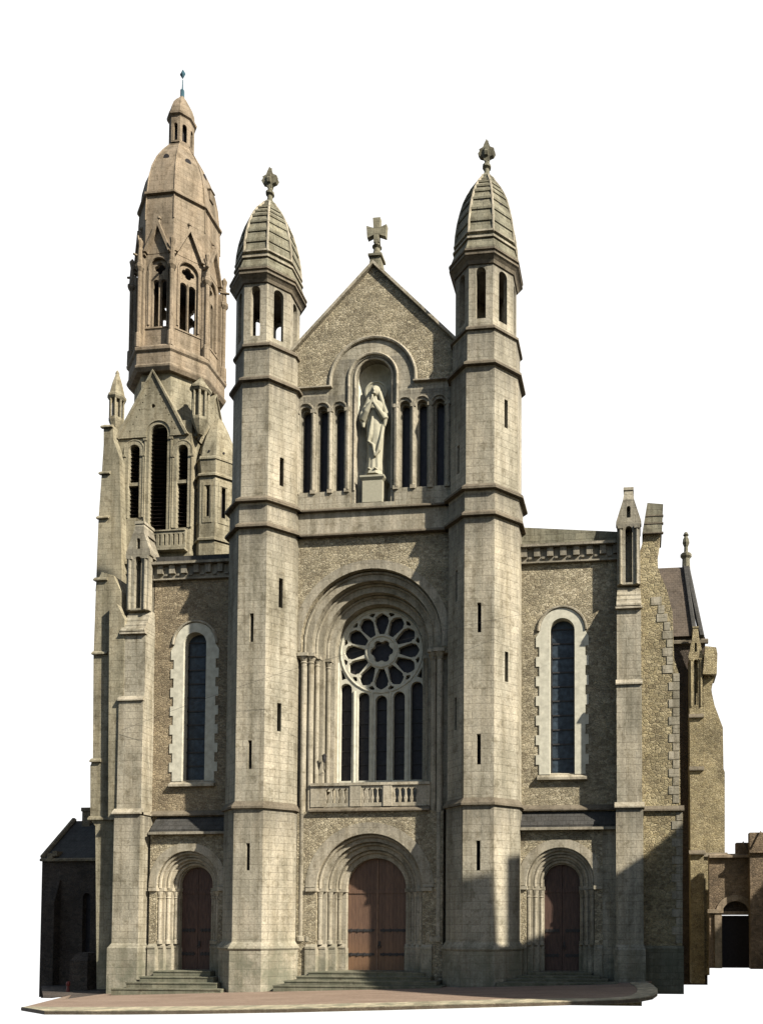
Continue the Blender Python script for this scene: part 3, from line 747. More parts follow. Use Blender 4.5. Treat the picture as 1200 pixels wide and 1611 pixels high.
# ---------------- nave and aisles behind the front
nv = MB()
nv.box(-3.9, 3.9, 1.95, 40, -1, 26.6); nv.build('nave_wall', 'rubble', church)
c = MB(); c.box(-3.9, 3.9, 1.5, 1.9, 26.5, 27.0); c.box(-3.9, -3.5, .3, 2, 0, 27); c.box(3.5, 3.9, .3, 2, 0, 27); c.box(-3.5, 3.5, 1.5, 1.9, 17.5, 26.6); c.box(-3.5, 3.5, 1.3, 1.6, 20.2, 20.4); c.build('facade_backing', 'stone', church)
nv = MB(); nv.plate([(-4.4, 26.3), (4.4, 26.3), (0, 30.7)], 1.0, 40); nv.build('nave_roof', 'slate', church)
nv = MB(); nv.box(-10.4, -3.95, 1.4, 40, -1, 18.4); nv.box(3.95, 11.5, 1.4, 40, -1, 18.4); nv.build('aisle_wall', 'rubble', church)
nv = MB(); nv.plate([(3.95, 18.4), (11.6, 18.4), (3.95, 19.3)], 1.02, 40); nv.plate([(-10.6, 18.4), (-3.95, 18.4), (-3.95, 19.2)], 1.1, 40); nv.build('aisle_roof', 'slate', church)

# ---------------- transept far behind on the right
TY = 24.
Z = lambda px, py, Y: at(px, py, Y)[1]
X = lambda px, Y, py=1200: at(px, py, Y)[0]
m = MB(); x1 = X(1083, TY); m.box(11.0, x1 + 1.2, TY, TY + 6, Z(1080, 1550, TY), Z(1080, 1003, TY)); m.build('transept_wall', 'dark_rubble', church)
yr = TY + 3.2
m = MB(); ze = Z(1080, 1003, TY); zr = Z(1060, 893, yr)
xe = X(1093, TY)
i = [m.P(9.5, TY - .3, ze), m.P(xe, TY - .3, ze), m.P(X(1078, yr), yr, zr), m.P(9.5, yr, zr), m.P(9.5, TY + 7, ze), m.P(xe, TY + 7, ze)]
m.f += [[i[0], i[1], i[2], i[3]], [i[3], i[2], i[5], i[4]], [i[1], i[5], i[2]], [i[0], i[3], i[4]], [i[0], i[4], i[5], i[1]]]
rf = m.build('transept_roof', 'roofbrown', church, label='old brown slate roof of the transept')
m = MB(); m.tube([(xe, TY - .35, ze), (X(1079, yr), yr, zr + .1)], .2, 6); m.tube([(xe + .5, TY - .35, ze - .1), (X(1082, yr), yr, zr + .1)], .2, 6); m.build('verge', 'slate', rf)
m = MB(); fx = X(1081, yr); zf = zr
m.lathe(fx, yr, [(zf - .5, .32), (zf + .6, .28), (zf + .75, .42), (zf + .95, .42), (zf + 1.1, .16), (zf + 1.5, .14), (zf + 1.8, .26), (zf + 2.1, .22), (zf + 2.3, .12), (zf + 2.4, .22), (zf + 2.6, .12)], 8); m.build('finial', 'capstone', rf)
m = MB(); m.string(10.5, x1 + 1.4, TY, ze - .5, .3, .5, .2); m.build('string_course', 'ledge', church)
BY = 22.
bx0, bx1 = X(1085, BY), X(1106, BY)
tbm = MB()
tbm.box(bx0, bx1, BY, TY, Z(1100, 1548, BY), Z(1100, 1112, BY))
tb = tbm.build('transept_buttress', 'rubble_y', church, label='distant transept buttress with pinnacle and sloping shoulder')
m = MB()
m.plate(pxpoly([(1106, 1345), (1140, 1345), (1140, 1215), (1138, 1210), (1137, 1145), (1124, 1110), (1120, 1092), (1119, 1085), (1124, 1060), (1106, 1060)], BY + .3), BY + .3, TY + 3)
m.plate(pxpoly([(1106, 1535), (1116, 1535), (1116, 1345), (1106, 1345)], BY + .2), BY + .2, TY + 2)
m.plate(pxpoly([(1105, 1062), (1127, 1062), (1128, 1030), (1126, 1020), (1109, 1018)], BY), BY - .2, TY)
m.build('shoulder', 'rubble_y', tb)
m = MB(); zz = Z(1095, 1345, BY); m.string(bx0 - .1, bx1 + .1, BY, zz, .3, .4); m.string(bx1, X(1143, BY + .3), BY + .3, zz - .15, .3, .4)
for y_ in (1130, 1213): m.string(bx0 - .05, bx1 + .05, BY, Z(1095, y_, BY), .2, .4)
m.build('string_course', 'ledge', tb)
pinnacle(tb, (bx0 + bx1) / 2, bx1 - bx0, BY, BY + 1.6, Z(1095, 1112, BY), Z(1090, 985, BY), 'rubble_y')

# ================================================================ BELL TOWER (left, behind the bay)
YF = 9.0; K = 1.118; HW = 2.05 * K; YT = YF + HW
XT = at(281, 480, YT)[0]
zt = lambda py, px=245: at(px, py, YF)[1]
Zc = lambda y: at(281, y, YT)[1]
tw = MB()
def px_arch(xa, xb, ytop, ybot, Y=YF):
    a = at(xa, ytop + 20, Y)[0]; b = at(xb, ytop + 20, Y)[0]; z1 = at((xa + xb) / 2, ytop, Y)[1]; z0 = at((xa + xb) / 2, ybot, Y)[1]
    r = (b - a) / 2; return ((a + b) / 2, z0, r, z1 - r)
A1 = px_arch(236, 264, 668, 838); A2 = px_arch(203, 220, 700, 815); A3 = px_arch(279, 296, 700, 830)
z_top = zt(668); z_gf = zt(690)
def tower_plate(m, z0, z1, y0, y1, grow=0):
    m.plate([(XT - HW, z0), (XT + HW, z0), (XT + HW, z1)] + ([(A1[0] + A1[2] + grow, z1)] + [(A1[0] + (A1[2] + grow) * math.cos(math.pi * k / 16), A1[3] + (A1[2] + grow) * math.sin(math.pi * k / 16)) for k in range(17) if A1[3] + (A1[2] + grow) * math.sin(math.pi * k / 16) < z1] if 0 else []) + [(XT - HW, z1)], y0, y1, [arch(*A1, 16), arch(*A2, 12), arch(*A3, 12)])
tower_plate(tw, ground_z(XT) - .3, z_top + .15, YF, YF + .5)
tw.box(XT - HW, XT - HW + .4, YF + .5, YT + HW, -.8, z_top); tw.box(XT + HW - .4, XT + HW, YF + .5, YT + HW, -.8, z_top); tw.box(XT - HW, XT + HW, YT + HW - .4, YT + HW, -.8, z_top)
tower = tw.build('bell_tower', 'towerlow', church, label='tall bell tower with domed octagonal belfry behind the left bay')
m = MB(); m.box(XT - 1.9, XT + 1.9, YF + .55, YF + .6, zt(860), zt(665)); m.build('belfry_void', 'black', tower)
for i_, A in enumerate((A1, A2, A3)):
    m = MB(); z = A[1] + .05
    while z < A[3] + A[2] * .8:
        m.xprof([(YF + .14, z), (YF + .17, z), (YF + .42, z + .14), (YF + .39, z + .14)], A[0] - A[2], A[0] + A[2]); z += .22
    lo = m.build('louvre', 'louvre', tower)
    m = MB(); m.tube(archpath(A[0], YF - .02, A[2] + .26, A[3] - (.3 if i_ else .9), A[3], 18), .05, 6); m.tube(archpath(A[0], YF + .02, A[2] + .03, A[1], A[3], 18), .04, 6)
    m.plate(archband(A[0], A[1], A[2] + .01, .22, A[3], 18), YF - .04, YF + .02)
    for s_ in (-1, 1): m.tube([(A[0] + s_ * (A[2] + .24), YF - .03, A[1]), (A[0] + s_ * (A[2] + .24), YF - .03, A[3] - .35)], .055, 6); m.box(A[0] + s_ * (A[2] + .24) - .1, A[0] + s_ * (A[2] + .24) + .1, YF - .11, YF, A[3] - .38, A[3] - .26)
    m.build('opening_surround', 'towerlow', tower)
for A in (A2, A3):
    m = MB(); m.box(A[0] - A[2], A[0] + A[2], YF + .02, YF + .2, zt(762), zt(757)); m.build('transom', 'towerlow', tower)
m = MB(); z0, z1 = zt(868), zt(841); xa, xb = at(238, 850, YF)[0], at(296, 850, YF)[0]
bh = []; n = 8
for k in range(n):
    c0 = xa + (xb - xa) * (k + .5) / n; bh.append(arch(c0, z0 + .2, .055, z1 - .2, 6))
m.plate(rect(xa, xb, z0, z1), YF - .3, YF - .15, bh); m.box(xa, xb, YF - .36, YF - .1, z1, z1 + .07); m.box(xa, xb, YF - .4, YF, z0 - .1, z0)
m.build('balustrade', 'towerlow', tower)
m = MB(); m.string(XT - HW - .05, XT + HW + .05, YF, zt(888), .3, .4, .15); m.string(XT - HW - .05, XT + HW, YF, zt(903), .2, .2, .1); m.build('string_course', 'towerlow', tower)
def tower_gable(rot):
    m = MB((XT, YT, 0), rot)
    zfoot = zt(688); za = zt(588); hwid = 1.95; g0 = 0
    hol = [circle(0.03, zt(640), .12, 10)]
    for s in (-1, 1):
        for k in range(7):
            f = .14 + .11 * k; hol.append(circle(s * (hwid * f * .86), za - (za - zfoot) * f - .36, .045, 6))
    out = [(-hwid, zfoot), (hwid, zfoot), (0, za)]
    if rot == 0:
        cx_ = A1[0] - XT; rr = A1[2] + .2; th = math.asin((zfoot - A1[3]) / rr) if abs(zfoot - A1[3]) < rr else 0
        arc = [(cx_ + rr * math.cos(th + (math.pi - 2 * th) * k / 12), A1[3] + rr * math.sin(th + (math.pi - 2 * th) * k / 12)) for k in range(13)]
        out = [(-hwid, zfoot)] + arc[::-1] + [(hwid, zfoot), (0, za)]
    m.plate(out, -HW - .1, -HW + (.3 if rot == 0 else .3), hol)
    g = m.build('gable', 'towerlow', tower)
    c = MB((XT, YT, 0), rot)
    for s in (-1, 1):
        a = [(s * (hwid + .06), zfoot - .02), (0, za + .02), (0, za + .17), (s * (hwid + .2), zfoot + .02)]
        c.plate(a if s > 0 else a[::-1], -HW - .2, -HW + .4)
    c.build('coping', 'towerlow', g)
    d = MB((XT, YT, 0), rot); d.plate([(-hwid * .7, z_top + .3), (hwid * .7, z_top + .3), (0, za - .3)], -HW + .302, -HW + .34); d.build('gable_backing', 'black', g)
for r_ in (0, 90, -90, 180): tower_gable(R(r_))
# set-offs closing the square stage under the drum
m = MB(); m.frustum(XT - HW, XT + HW, YF + .35, YT + HW, z_top - .02, XT - 1.8, XT + 1.8, YF + 1.0, YT + 1.5, z_top + .9); m.build('set_off', 'towerlow', tower)
AP = 2.0 * K * 1.09
zz = lambda y: at(245, y, YT - AP)[1]
m = MB(); m.octo(XT, YT, [(z_top - .1, 2.12), (zz(578), 2.12)]); m.build('drum', 'towerlow', tower)
m = MB(); m.octo(XT, YT, [(zz(582), 1.9), (zz(582), AP - .06), (zz(577), AP + .06), (zz(574), AP + .08), (zz(571), AP - .01), (zz(553), AP - .02), (zz(550), AP + .08), (zz(546), AP + .1), (zz(541), AP - .04), (zz(539), 1.9)]); m.build('cornice', 'tower', tower)
AB = 1.84 * K; sB = AB * math.tan(R(22.5))
zb0, zb1 = zz(541), Zc(386)
ztop_l = zz(428); zq = zz(411); zsill = zz(505)
m = MB()
for k, o, a in face_frames(XT, YT, AB):
    m.frame(o, a); m.plate(rect(-sB, sB, zb0, zb1), 0, .12, [arch(0, zsill - .04, .52, zq, 16)])
    m.plate(rect(-sB * .9, sB * .9, zb0 + .2, zb1 - .1), .123, .3, [arch(-.24, zsill, .18, ztop_l - .18, 8), arch(.24, zsill, .18, ztop_l - .18, 8), foil(0, zq, .35, 4, .165, 0)])
m.frame(); m.build('belfry', 'tower', tower)
m = MB(); m.octo(XT, YT, [(zb0, 1.3), (zb0 + .4, 1.3)]); m.octo(XT, YT, [(zq + .6, 1.62), (zb1 - .05, 1.62)]); m.build('belfry_floor', 'black', tower)
m = MB()
for k, o, a in face_frames(XT, YT, AB):
    m.frame(o, a); m.tube(archpath(0, -.01, .565, zsill + .1, zq, 14), .06, 6); m.tube([(0, .1, zsill), (0, .1, ztop_l)], .045, 6)
    for s in (-1, 1): m.tube([(s * .69, 0, zsill - .1), (s * .69, 0, zq - .2)], .042, 6)
    m.box(-sB * .9, sB * .9, -.05, .02, zsill - .14, zsill - .06)
m.frame()
for k in range(8):
    a = R(22.5 + 45 * k); rr = AB / math.cos(R(22.5)) + .3; m.box(XT + (rr - .2) * math.cos(a) - .12, XT + (rr - .2) * math.cos(a) + .12, YT + (rr - .2) * math.sin(a) - .12, YT + (rr - .2) * math.sin(a) + .12, zb0, zz(400)); m.lathe(XT + rr * math.cos(a), YT + rr * math.sin(a), [(zb0 - .1, .2), (zb0 + .7, .19), (zb0 + .8, .12), (zq - .45, .12), (zq - .25, .24), (zq - .1, .24), (zq, .16), (zq + .5, .13), (zz(385), .1), (zz(376), .17), (zz(370), .04)], 8)
m.build('belfry_moulding', 'tower', tower)
for k, o, a in face_frames(XT, YT, AB):
    g = MB(o, a); zf = zz(390); za = zz(340); hw_ = sB * .96
    g.plate([(-hw_, zf), (-hw_ * .8, zf), (0, za - .36), (hw_ * .8, zf), (hw_, zf), (0, za)], -.26, .06)
    g.tube([(hw_, -.1, zf - .25), (hw_ + .1, -.62, zf - .3)], [.1, .06], 6)
    g.plate([(-hw_ * .8, zf), (hw_ * .8, zf), (0, za - .3)], -.02, .05)
    g.lathe(0, -.03, [(za - .1, .06), (za + .1, .05), (za + .14, .11), (za + .22, .11), (za + .32, .03)], 8)
    for s in (-1, 1): g.box(s * hw_ - .07, s * hw_ + .07, -.2, .05, zf - .14, zf + .04)
    g.build('gablet', 'tower', tower)
zd = [(390, 1.80), (370, 1.79), (345, 1.74), (320, 1.66), (300, 1.52), (280, 1.28), (262, .98), (250, .74), (243, .60)]
dome = [(Zc(y), a_ * 1.145) for y, a_ in zd]
m = MB(); m.octo(XT, YT, dome); m.build('dome', 'tower', tower, label='tall octagonal stone dome')
m = MB()
for k in range(8):
    a = R(22.5 + 45 * k); m.tube([(XT + (p_ + .01) / math.cos(R(22.5)) * math.cos(a), YT + (p_ + .01) / math.cos(R(22.5)) * math.sin(a), z) for z, p_ in dome], .035, 6)
zr_ = Zc(352); m.octo(XT, YT, [(zr_ - .1, 1.8), (zr_, 2.16), (zr_ + .12, 2.16), (zr_ + .25, 1.9)])
m.build('dome_rib', 'tower', tower)
for k, o, a in face_frames(XT, YT, 1.49):
    m = MB(o, a); zo = Zc(283)
    m.rings([[(.17 * math.cos(q * math.pi / 5), y, zo + .17 * math.sin(q * math.pi / 5)) for q in range(10)] for y in (-.05, .3)]); m.build('oculus', 'black', tower)
for kk, o, a in face_frames(XT, YT, 1.88):
    if kk in (2, 6):
        m = MB(o, a); zo = Zc(315); m.box(-.2, .2, -.12, .4, zo - .3, zo + .3); m.xprof([(-.18, zo + .3), (.4, zo + .3), (.4, zo + .42), (-.18, zo + .36)], -.24, .24); m.build('dormer', 'tower', tower)
aL = .65; sL = aL * math.tan(R(22.5)); zl0, zl1 = Zc(246), Zc(196)
m = MB(); m.octo(XT, YT, [(zl0 - .1, .75), (zl0 + .1, .75), (zl0 + .2, aL), (zl0 + .3, aL)])
for k, o, a in face_frames(XT, YT, aL):
    m.frame(o, a); m.plate(rect(-sL, sL, zl0 + .2, zl1), 0, .12, [arch(0, Zc(236), .125, Zc(212), 8)])
m.frame(); m.octo(XT, YT, [(zl1 - .1, .6), (zl1, .76), (zl1 + .12, .78), (zl1 + .22, .67)]); m.build('lantern', 'tower', tower)
m = MB(); m.octo(XT, YT, [(zl0, .36), (zl1, .34)]); m.build('lantern_core', 'black', tower)
m = MB(); m.octo(XT, YT, [(zl1 + .15, .67), (Zc(181), .64), (Zc(172), .53), (Zc(164), .36), (Zc(158), .2), (Zc(154), .12)]); m.build('lantern_cap', 'tower', tower)
m = MB(); m.lathe(XT, YT, [(Zc(156), .13), (Zc(150), .12), (Zc(143), .12), (Zc(140), .04), (Zc(126), .025)], 8)
z1 = Zc(117); m.rings([[(XT + r_ * math.cos(q * math.pi / 2), YT + r_ * math.sin(q * math.pi / 2) * .5, z) for q in range(4)] for z, r_ in ((z1 - .3, .01), (z1 - .02, .18), (z1 + .04, .17), (z1 + .3, .01))])
m.build('weather_vane', 'verdigris', tower, label='green metal rod with diamond shaped head')
def corner_pin(px, ptop, peave, pbot, w, Y, name='corner_pinnacle'):
    cx = at(px, peave, Y)[0]; z0, ze, z1_ = at(px, pbot, Y)[1], at(px, peave, Y)[1], at(px, ptop, Y)[1]
    m = MB(); m.octo(cx, Y, [(z0 - .9, w * .3), (z0 - .15, w * .98), (z0, w)], 8); m.octo(cx, Y, [(z0, w * .5), (ze, w * .5)])
    for k in range(8):
        a = R(22.5 + 45 * k); m.tube([(cx + w * .92 * math.cos(a), Y + w * .92 * math.sin(a), z0), (cx + w * .92 * math.cos(a), Y + w * .92 * math.sin(a), ze)], w * .14, 6)
    m.octo(cx, Y, [(ze - .12, w), (ze, w * 1.2), (ze + .12, w * 1.2), (ze + .2, w * 1.0), (ze + (z1_ - ze) * .55, w * .62), (ze + (z1_ - ze) * .85, w * .25), (ze + (z1_ - ze) * .9, w * .28), (z1_, .03)])
    return m.build(name, 'towerlow', tower)
corner_pin(184, 583, 628, 660, .38, YF + .1); corner_pin(316, 594, 616, 660, .45, YF + .1)
YB = YF - .5
m = MB()
m.plate(pxpoly([(150, 930), (192, 930), (188, 720), (178, 690), (177, 668), (163, 668), (163, 700), (160, 745), (155, 815), (151, 920)], YB), YB, YF + 1.5)
m.build('tower_buttress', 'towerlow', tower, label='upper buttress at the left corner of the tower')
m = MB()
for y_, xa, xb in ((912, 149, 170), (815, 153, 172), (745, 157, 174), (672, 160, 178)):
    a_ = at(xa, y_, YB); b_ = at(xb, y_, YB); m.string(a_[0], b_[0], YB, a_[1] - .08, .15, .26)
m.build('offset', 'towerlow', tower)
# lower outer buttress and chapel wall linking the tower to the front
YL = .1
m = MB()
m.plate(pxpoly([(152, 1557), (188, 1557), (190, 1260), (190, 930), (178, 905), (160, 900), (151, 920), (147, 1035), (146, 1195), (142, 1205), (142, 1290), (150, 1300)], YL), YL, YL + 2.5)
m.plate(pxpoly([(170, 1290), (192, 1290), (196, 975), (184, 950), (172, 950)], YL - .3), YL - .3, YL)
m.box(at(160, 1200, YL)[0], -9.9, YL + 2.5, YF + .4, -.8, 15.5)
ob = m.build('outer_buttress', 'towerlow', church, label='stepped outer buttress left of the front')
m = MB()
for y_, xa, xb in ((1288, 140, 190), (1197, 143, 160), (1028, 146, 170), (912, 149, 170)):
    a_ = at(xa, y_, YL); b_ = at(xb, y_, YL); m.string(a_[0], b_[0], YL, a_[1] - .08, .13, .24)
m.build('offset', 'towerlow', ob)
# stair turret on the right
sy = 10.2; aS = 1.1; cx = at(342, 800, sy)[0]
z_ = lambda y: at(330, y, sy - aS)[1]
m = MB()
for k, o, a in face_frames(cx, sy, aS):
    w_ = aS * math.tan(R(22.5)); m.frame(o, a)
    m.plate(rect(-w_, w_, z_(930), z_(748)), 0, .2, [rect(-.11, .11, z_(812), z_(764))])
    m.plate(rect(-w_ * .62, w_ * .62, z_(822), z_(758)), -.03, .02, [rect(-w_ * .4, w_ * .4, z_(816), z_(763))])
m.frame(); st = m.build('stair_turret', 'towerlow', tower)
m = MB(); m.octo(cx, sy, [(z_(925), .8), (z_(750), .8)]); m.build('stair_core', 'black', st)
m = MB()
for y_, out in ((850, .1), (749, .12), (722, .05)): m.octo(cx, sy, [(z_(y_), .85), (z_(y_), aS + out), (z_(y_) + .1, aS + out), (z_(y_) + .22, aS - .02)])
m.octo(cx, sy, [(z_(748), 1.0), (z_(722), aS)]); m.build('moulding', 'towerlow', st)
m = MB(); m.octo(cx, sy, [(z_(722), 1.06), (z_(700), .95), (z_(680), .75), (z_(660), .48), (z_(645), .23), (z_(640), .06)]); m.build('cap', 'towerlow', st)
m = MB()
for k, o, a in face_frames(cx, sy, 1.0):
    m.frame(o, a); m.rings([[(.06 * math.cos(q * math.pi / 4), y, z_(708) + .06 * math.sin(q * math.pi / 4)) for q in range(8)] for y in (-.04, .3)])
m.frame(); m.build('vent', 'black', st)

# ================================================================ STATUE
def remeshed(mb, name, mat, voxel, parent=None):
    o = mb.build(name, mat); md = o.modifiers.new('r', 'REMESH'); md.mode = 'VOXEL'; md.voxel_size = voxel; md.use_smooth_shade = True
    dg = bpy.context.evaluated_depsgraph_get(); me = bpy.data.meshes.new_from_object(o.evaluated_get(dg)); o.modifiers.clear()
    o.data = me
    if not me.materials: me.materials.append(M[mat])
    for p in me.polygons: p.use_smooth = True
    if parent: put(o, parent)
    return o
st = bpy.data.objects.new('statue', None); st.location = (0, .45, 20.72); COL.objects.link(st)
tag(st, 'pale stone statue of a praying robed figure with round halo in the gable niche', 'statue')
bpy.context.view_layer.update()
SY = .36
b = MB()
rs = []
zz0 = 22.12
prof = [(0, .38, .30), (.12, .40, .31), (.5, .36, .29), (1.0, .37, .29), (1.6, .40, .30), (2.1, .42, .31), (2.5, .40, .29), (2.75, .44, .28), (2.95, .46, .26), (3.1, .40, .23), (3.22, .24, .17), (3.32, .12, .12), (3.42, .11, .11)]
for z, rx, ry in prof:
    ring = []
    for k in range(48):
        a = 2 * math.pi * k / 48
        fold = 1 + (.07 * math.sin(11 * a + z * .6) * max(0, 1 - z / 2.2) + .035 * math.sin(6 * a + z * 1.8)) * (1 if z < 2.9 else .3)
        ring.append((rx * fold * math.cos(a) + .03 * math.sin(z * 1.1), SY + ry * fold * math.sin(a), zz0 + z))
    rs.append(ring)
b.rings(rs)
hz = zz0 + 3.68
b.ball((.0, SY - .04, hz), .2, 16, 12, (.86, .98, 1.22)); b.ball((0, SY - .235, hz - .02), .035, 8, 6, (.8, 1.3, 1.8))
b.ball((0, SY - .2, hz - .16), .06, 8, 6, (1.3, .8, .7)); b.ball((0, SY - .2, hz - .1), .045, 8, 6, (1.6, .7, .5))
# veil and mantle
b.ball((0, SY + .06, hz + .02), .25, 16, 10, (.98, .95, 1.15)); b.tube([(-.17, SY, hz), (-.3, SY - .02, hz - .4), (-.44, SY, hz - .75)], [.1, .12, .13], 8); b.tube([(.17, SY, hz), (.3, SY - .02, hz - .4), (.44, SY, hz - .75)], [.1, .12, .13], 8)
# arms bent up, hands joined under the chin, leaning to the right of the breast
for s in (-1, 1):
    b.tube([(s * .42, SY, zz0 + 2.98), (s * .53, SY - .1, zz0 + 2.6), (s * .5, SY - .2, zz0 + 2.32)], [.14, .15, .15], 10)
    b.tube([(s * .5, SY - .2, zz0 + 2.32), (s * .28, SY - .36, zz0 + 2.62), (s * .06, SY - .42, zz0 + 2.95)], [.15, .12, .07], 10)
    b.tube([(s * .5, SY - .16, zz0 + 2.35), (s * .47, SY - .18, zz0 + 2.0)], [.14, .05], 8)
    b.tube([(s * .04, SY - .42, zz0 + 2.93), (s * .035, SY - .42, zz0 + 3.16)], [.06, .045], 8)
    for f in range(4): b.tube([(s * .03, SY - .36 - f * .032, zz0 + 3.12), (s * .022, SY - .36 - f * .032, zz0 + 3.34 - abs(f - 1.5) * .03)], [.018, .014], 6)
    b.tube([(s * .045, SY - .34, zz0 + 3.05), (s * .035, SY - .30, zz0 + 3.2)], [.02, .016], 6)
# hanging mantle edge across the front
b.tube([(.42, SY - .1, zz0 + 2.3), (.36, SY - .27, zz0 + 1.4), (.26, SY - .3, zz0 + .9), (.1, SY - .33, zz0 + .62)], [.08, .09, .09, .04], 8)
b.tube([(-.02, SY - .3, zz0 + 2.4), (-.12, SY - .33, zz0 + 1.6), (-.2, SY - .34, zz0 + 1.25)], [.06, .09, .05], 8)
b.tube([(-.2, SY - .32, zz0 + 1.3), (.02, SY - .35, zz0 + 1.12), (.1, SY - .33, zz0 + .62)], [.05, .07, .04], 8)
for s in (-1, 1): b.ball((s * .14, SY - .32, zz0 + .05), .1, 8, 6, (.9, 1.5, .6))
remeshed(b, 'figure', 'statue', .022, st)
h = MB(); h.lathe(0, 0, [(0, .02), (0, .44), (.02, .5), (.08, .5), (.09, .42), (.06, .4), (.05, .02)], 28)
h.v = [(x, SY + .13 - z, hz + y + .06) for x, y, z in h.v]; h.build('halo', 'statue', st)
p = MB(); p.box(-.44, .44, .02, .9, 20.722, 21.68); p.frustum(-.44, .44, .02, .9, 21.68, -.54, .54, -.06, .92, 21.8); p.box(-.54, .54, -.06, .92, 21.8, 21.88); p.frustum(-.44, .44, .04, .86, 21.88, -.36, .36, .1, .8, 22.0); p.octo(0, SY, [(21.98, .4), (22.16, .36)])
p.build('pedestal', 'statue', st)

# ================================================================ LEFT ANNEX, RIGHT CLOISTER WALL, SMALL THINGS
AY = 7.
ax = bpy.data.objects.new('annex', None); ax.location = (X(110, AY), AY, -1); COL.objects.link(ax)
bpy.context.view_layer.update()
tag(ax, 'low dark rubble annex with steep slate roof left of the bell tower', 'annex')
m = MB(); x0, x1 = X(70, AY), X(158, AY)
zW = Z(110, 1352, AY)
zg = Z(110, 1552, AY)
m.plate([(x0, zg - .6), (x1, zg - .6), (x1, zW), (x0, zW)], AY, AY + 5, [arch(X(141, AY), Z(141, 1500, AY), .22, Z(141, 1412, AY), 10)])
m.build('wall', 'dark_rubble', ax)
m = MB(); m.box(X(134, AY), X(148, AY), AY + .3, AY + .35, Z(141, 1502, AY), Z(141, 1400, AY)); m.build('window', 'glass', ax)
m = MB(); m.box(X(71, AY - .6), X(98, AY - .6) - .35, AY - .5, AY, zg - .6, Z(80, 1420, AY)); m.frustum(X(71, AY - .6), X(98, AY - .6) - .35, AY - .5, AY, Z(80, 1420, AY), X(71, AY - .6), X(98, AY - .6) - .35, AY - .1, AY, Z(80, 1385, AY)); m.build('buttress', 'dark_rubble', ax)
m = MB(); i = [m.P(X(73, AY), AY - .15, zW), m.P(x1, AY - .15, zW), m.P(x1, AY + 2.4, Z(140, 1292, AY + 2.4)), m.P(X(121, AY + 2.4), AY + 2.4, Z(121, 1292, AY + 2.4)), m.P(X(73, AY), AY + 5, zW), m.P(x1, AY + 5, zW)]
m.f += [[i[0], i[1], i[2], i[3]], [i[3], i[2], i[5], i[4]], [i[0], i[3], i[4]], [i[1], i[5], i[2]], [i[0], i[4], i[5], i[1]]]; m.build('roof', 'slate', ax)
m = MB(); m.string(X(70, AY), x1, AY, zW - .12, .22, .3, .12); m.tube([(X(73, AY) - .02, AY - .1, zW + .1), (X(121, AY + 2.4), AY + 2.3, Z(121, 1290, AY + 2.4))], .13, 6)
a_ = at(84, 1340, AY); m.box(a_[0] - .2, a_[0] + .1, AY - .2, AY + .3, zW, zW + .3); m.box(a_[0] + .1, a_[0] + .35, AY - .2, AY + .3, zW + .15, zW + .42)
m.build('coping', 'rubble_b', ax)
m = MB(); cy_ = AY + 2; m.box(X(131, cy_), X(143, cy_), cy_, cy_ + .6, Z(135, 1305, cy_), Z(135, 1275, cy_)); m.box(X(130, cy_), X(144, cy_), cy_ - .05, cy_ + .65, Z(135, 1277, cy_), Z(135, 1271, cy_)); m.build('chimney', 'rubble_b', ax)

WY = 20.
cw = bpy.data.objects.new('cloister_wall', None); cw.location = (X(1160, WY), WY, -1); COL.objects.link(cw); bpy.context.view_layer.update()
tag(cw, 'low brown rubble wall with arched doorway and gabled parapet at the right edge', 'wall')
m = MB(); xa, xb = X(1114, WY), X(1215, WY); zlow = Z(1150, 1524, WY); dx0, dx1 = X(1133, WY), X(1177, WY); rr = (dx1 - dx0) / 2
m.plate([(xa, zlow), (dx0, zlow)] + arch((dx0 + dx1) / 2, zlow, rr, Z(1150, 1440, WY), 16)[1:-1] + [(dx1, zlow), (xb, zlow), (xb, Z(1150, 1345, WY)), (xa, Z(1150, 1345, WY))], WY, WY + .8); m.build('wall', 'cloister', cw)
m = MB(); m.plate(archband((dx0 + dx1) / 2, Z(1150, 1446, WY), rr, .4, Z(1150, 1440, WY), 16), WY - .06, WY + .02); m.box(dx0 - .45, dx0, WY - .12, WY + .1, zlow, Z(1150, 1440, WY)); m.box(dx0 - .9, dx0 + .1, WY - .2, WY + .1, Z(1150, 1437, WY), Z(1150, 1431, WY)); m.box(dx0, dx1, WY + .2, WY + .4, Z(1150, 1440, WY), Z(1150, 1434, WY))
m.string(xa, X(1180, WY), WY, Z(1150, 1350, WY), .3, .35, .15); m.build('door_surround', 'tower', cw)
m = MB(); m.box(dx0, dx1, WY + .5, WY + .6, zlow, Z(1150, 1441, WY)); m.build('door', 'black', cw)  # black sheet in the open archway stands in for its shade
m = MB(); m.box(dx0 - .1, dx1 + .1, WY + .45, WY + .5, Z(1150, 1440, WY), Z(1150, 1410, WY)); m.build('tympanum', 'dark_rubble', cw)
for (pa, pb_, pt, pbm) in ((1157, 1178, 1325, 1348), (1178, 1212, 1309, 1340)):
    m = MB(); y_ = WY - (.0 if pa < 1170 else .8)
    xa_, xb_ = X(pa, y_), X(pb_, y_); zt_, zb_ = Z(pa, pt, y_), Z(pa, pbm, y_)
    m.box(xa_, xb_, y_, y_ + .8, zb_, zt_ - .05); mid = (xa_ + xb_) / 2; hw_ = (xb_ - xa_) / 2
    m.plate([(xa_ + .05, zb_ + .05), (xb_ - .05, zb_ + .05), (mid, zt_ + .05)], y_ - .12, y_ + .02)
    m.box(xa_ - .05, xb_, y_ - .2, y_ + .1, zb_ - .1, zb_ + .08)
    if pa > 1170: m.box(xa_, xb_, y_, y_ + .8, zlow, zb_)
    m.build('gable_stone', 'cloister', cw)
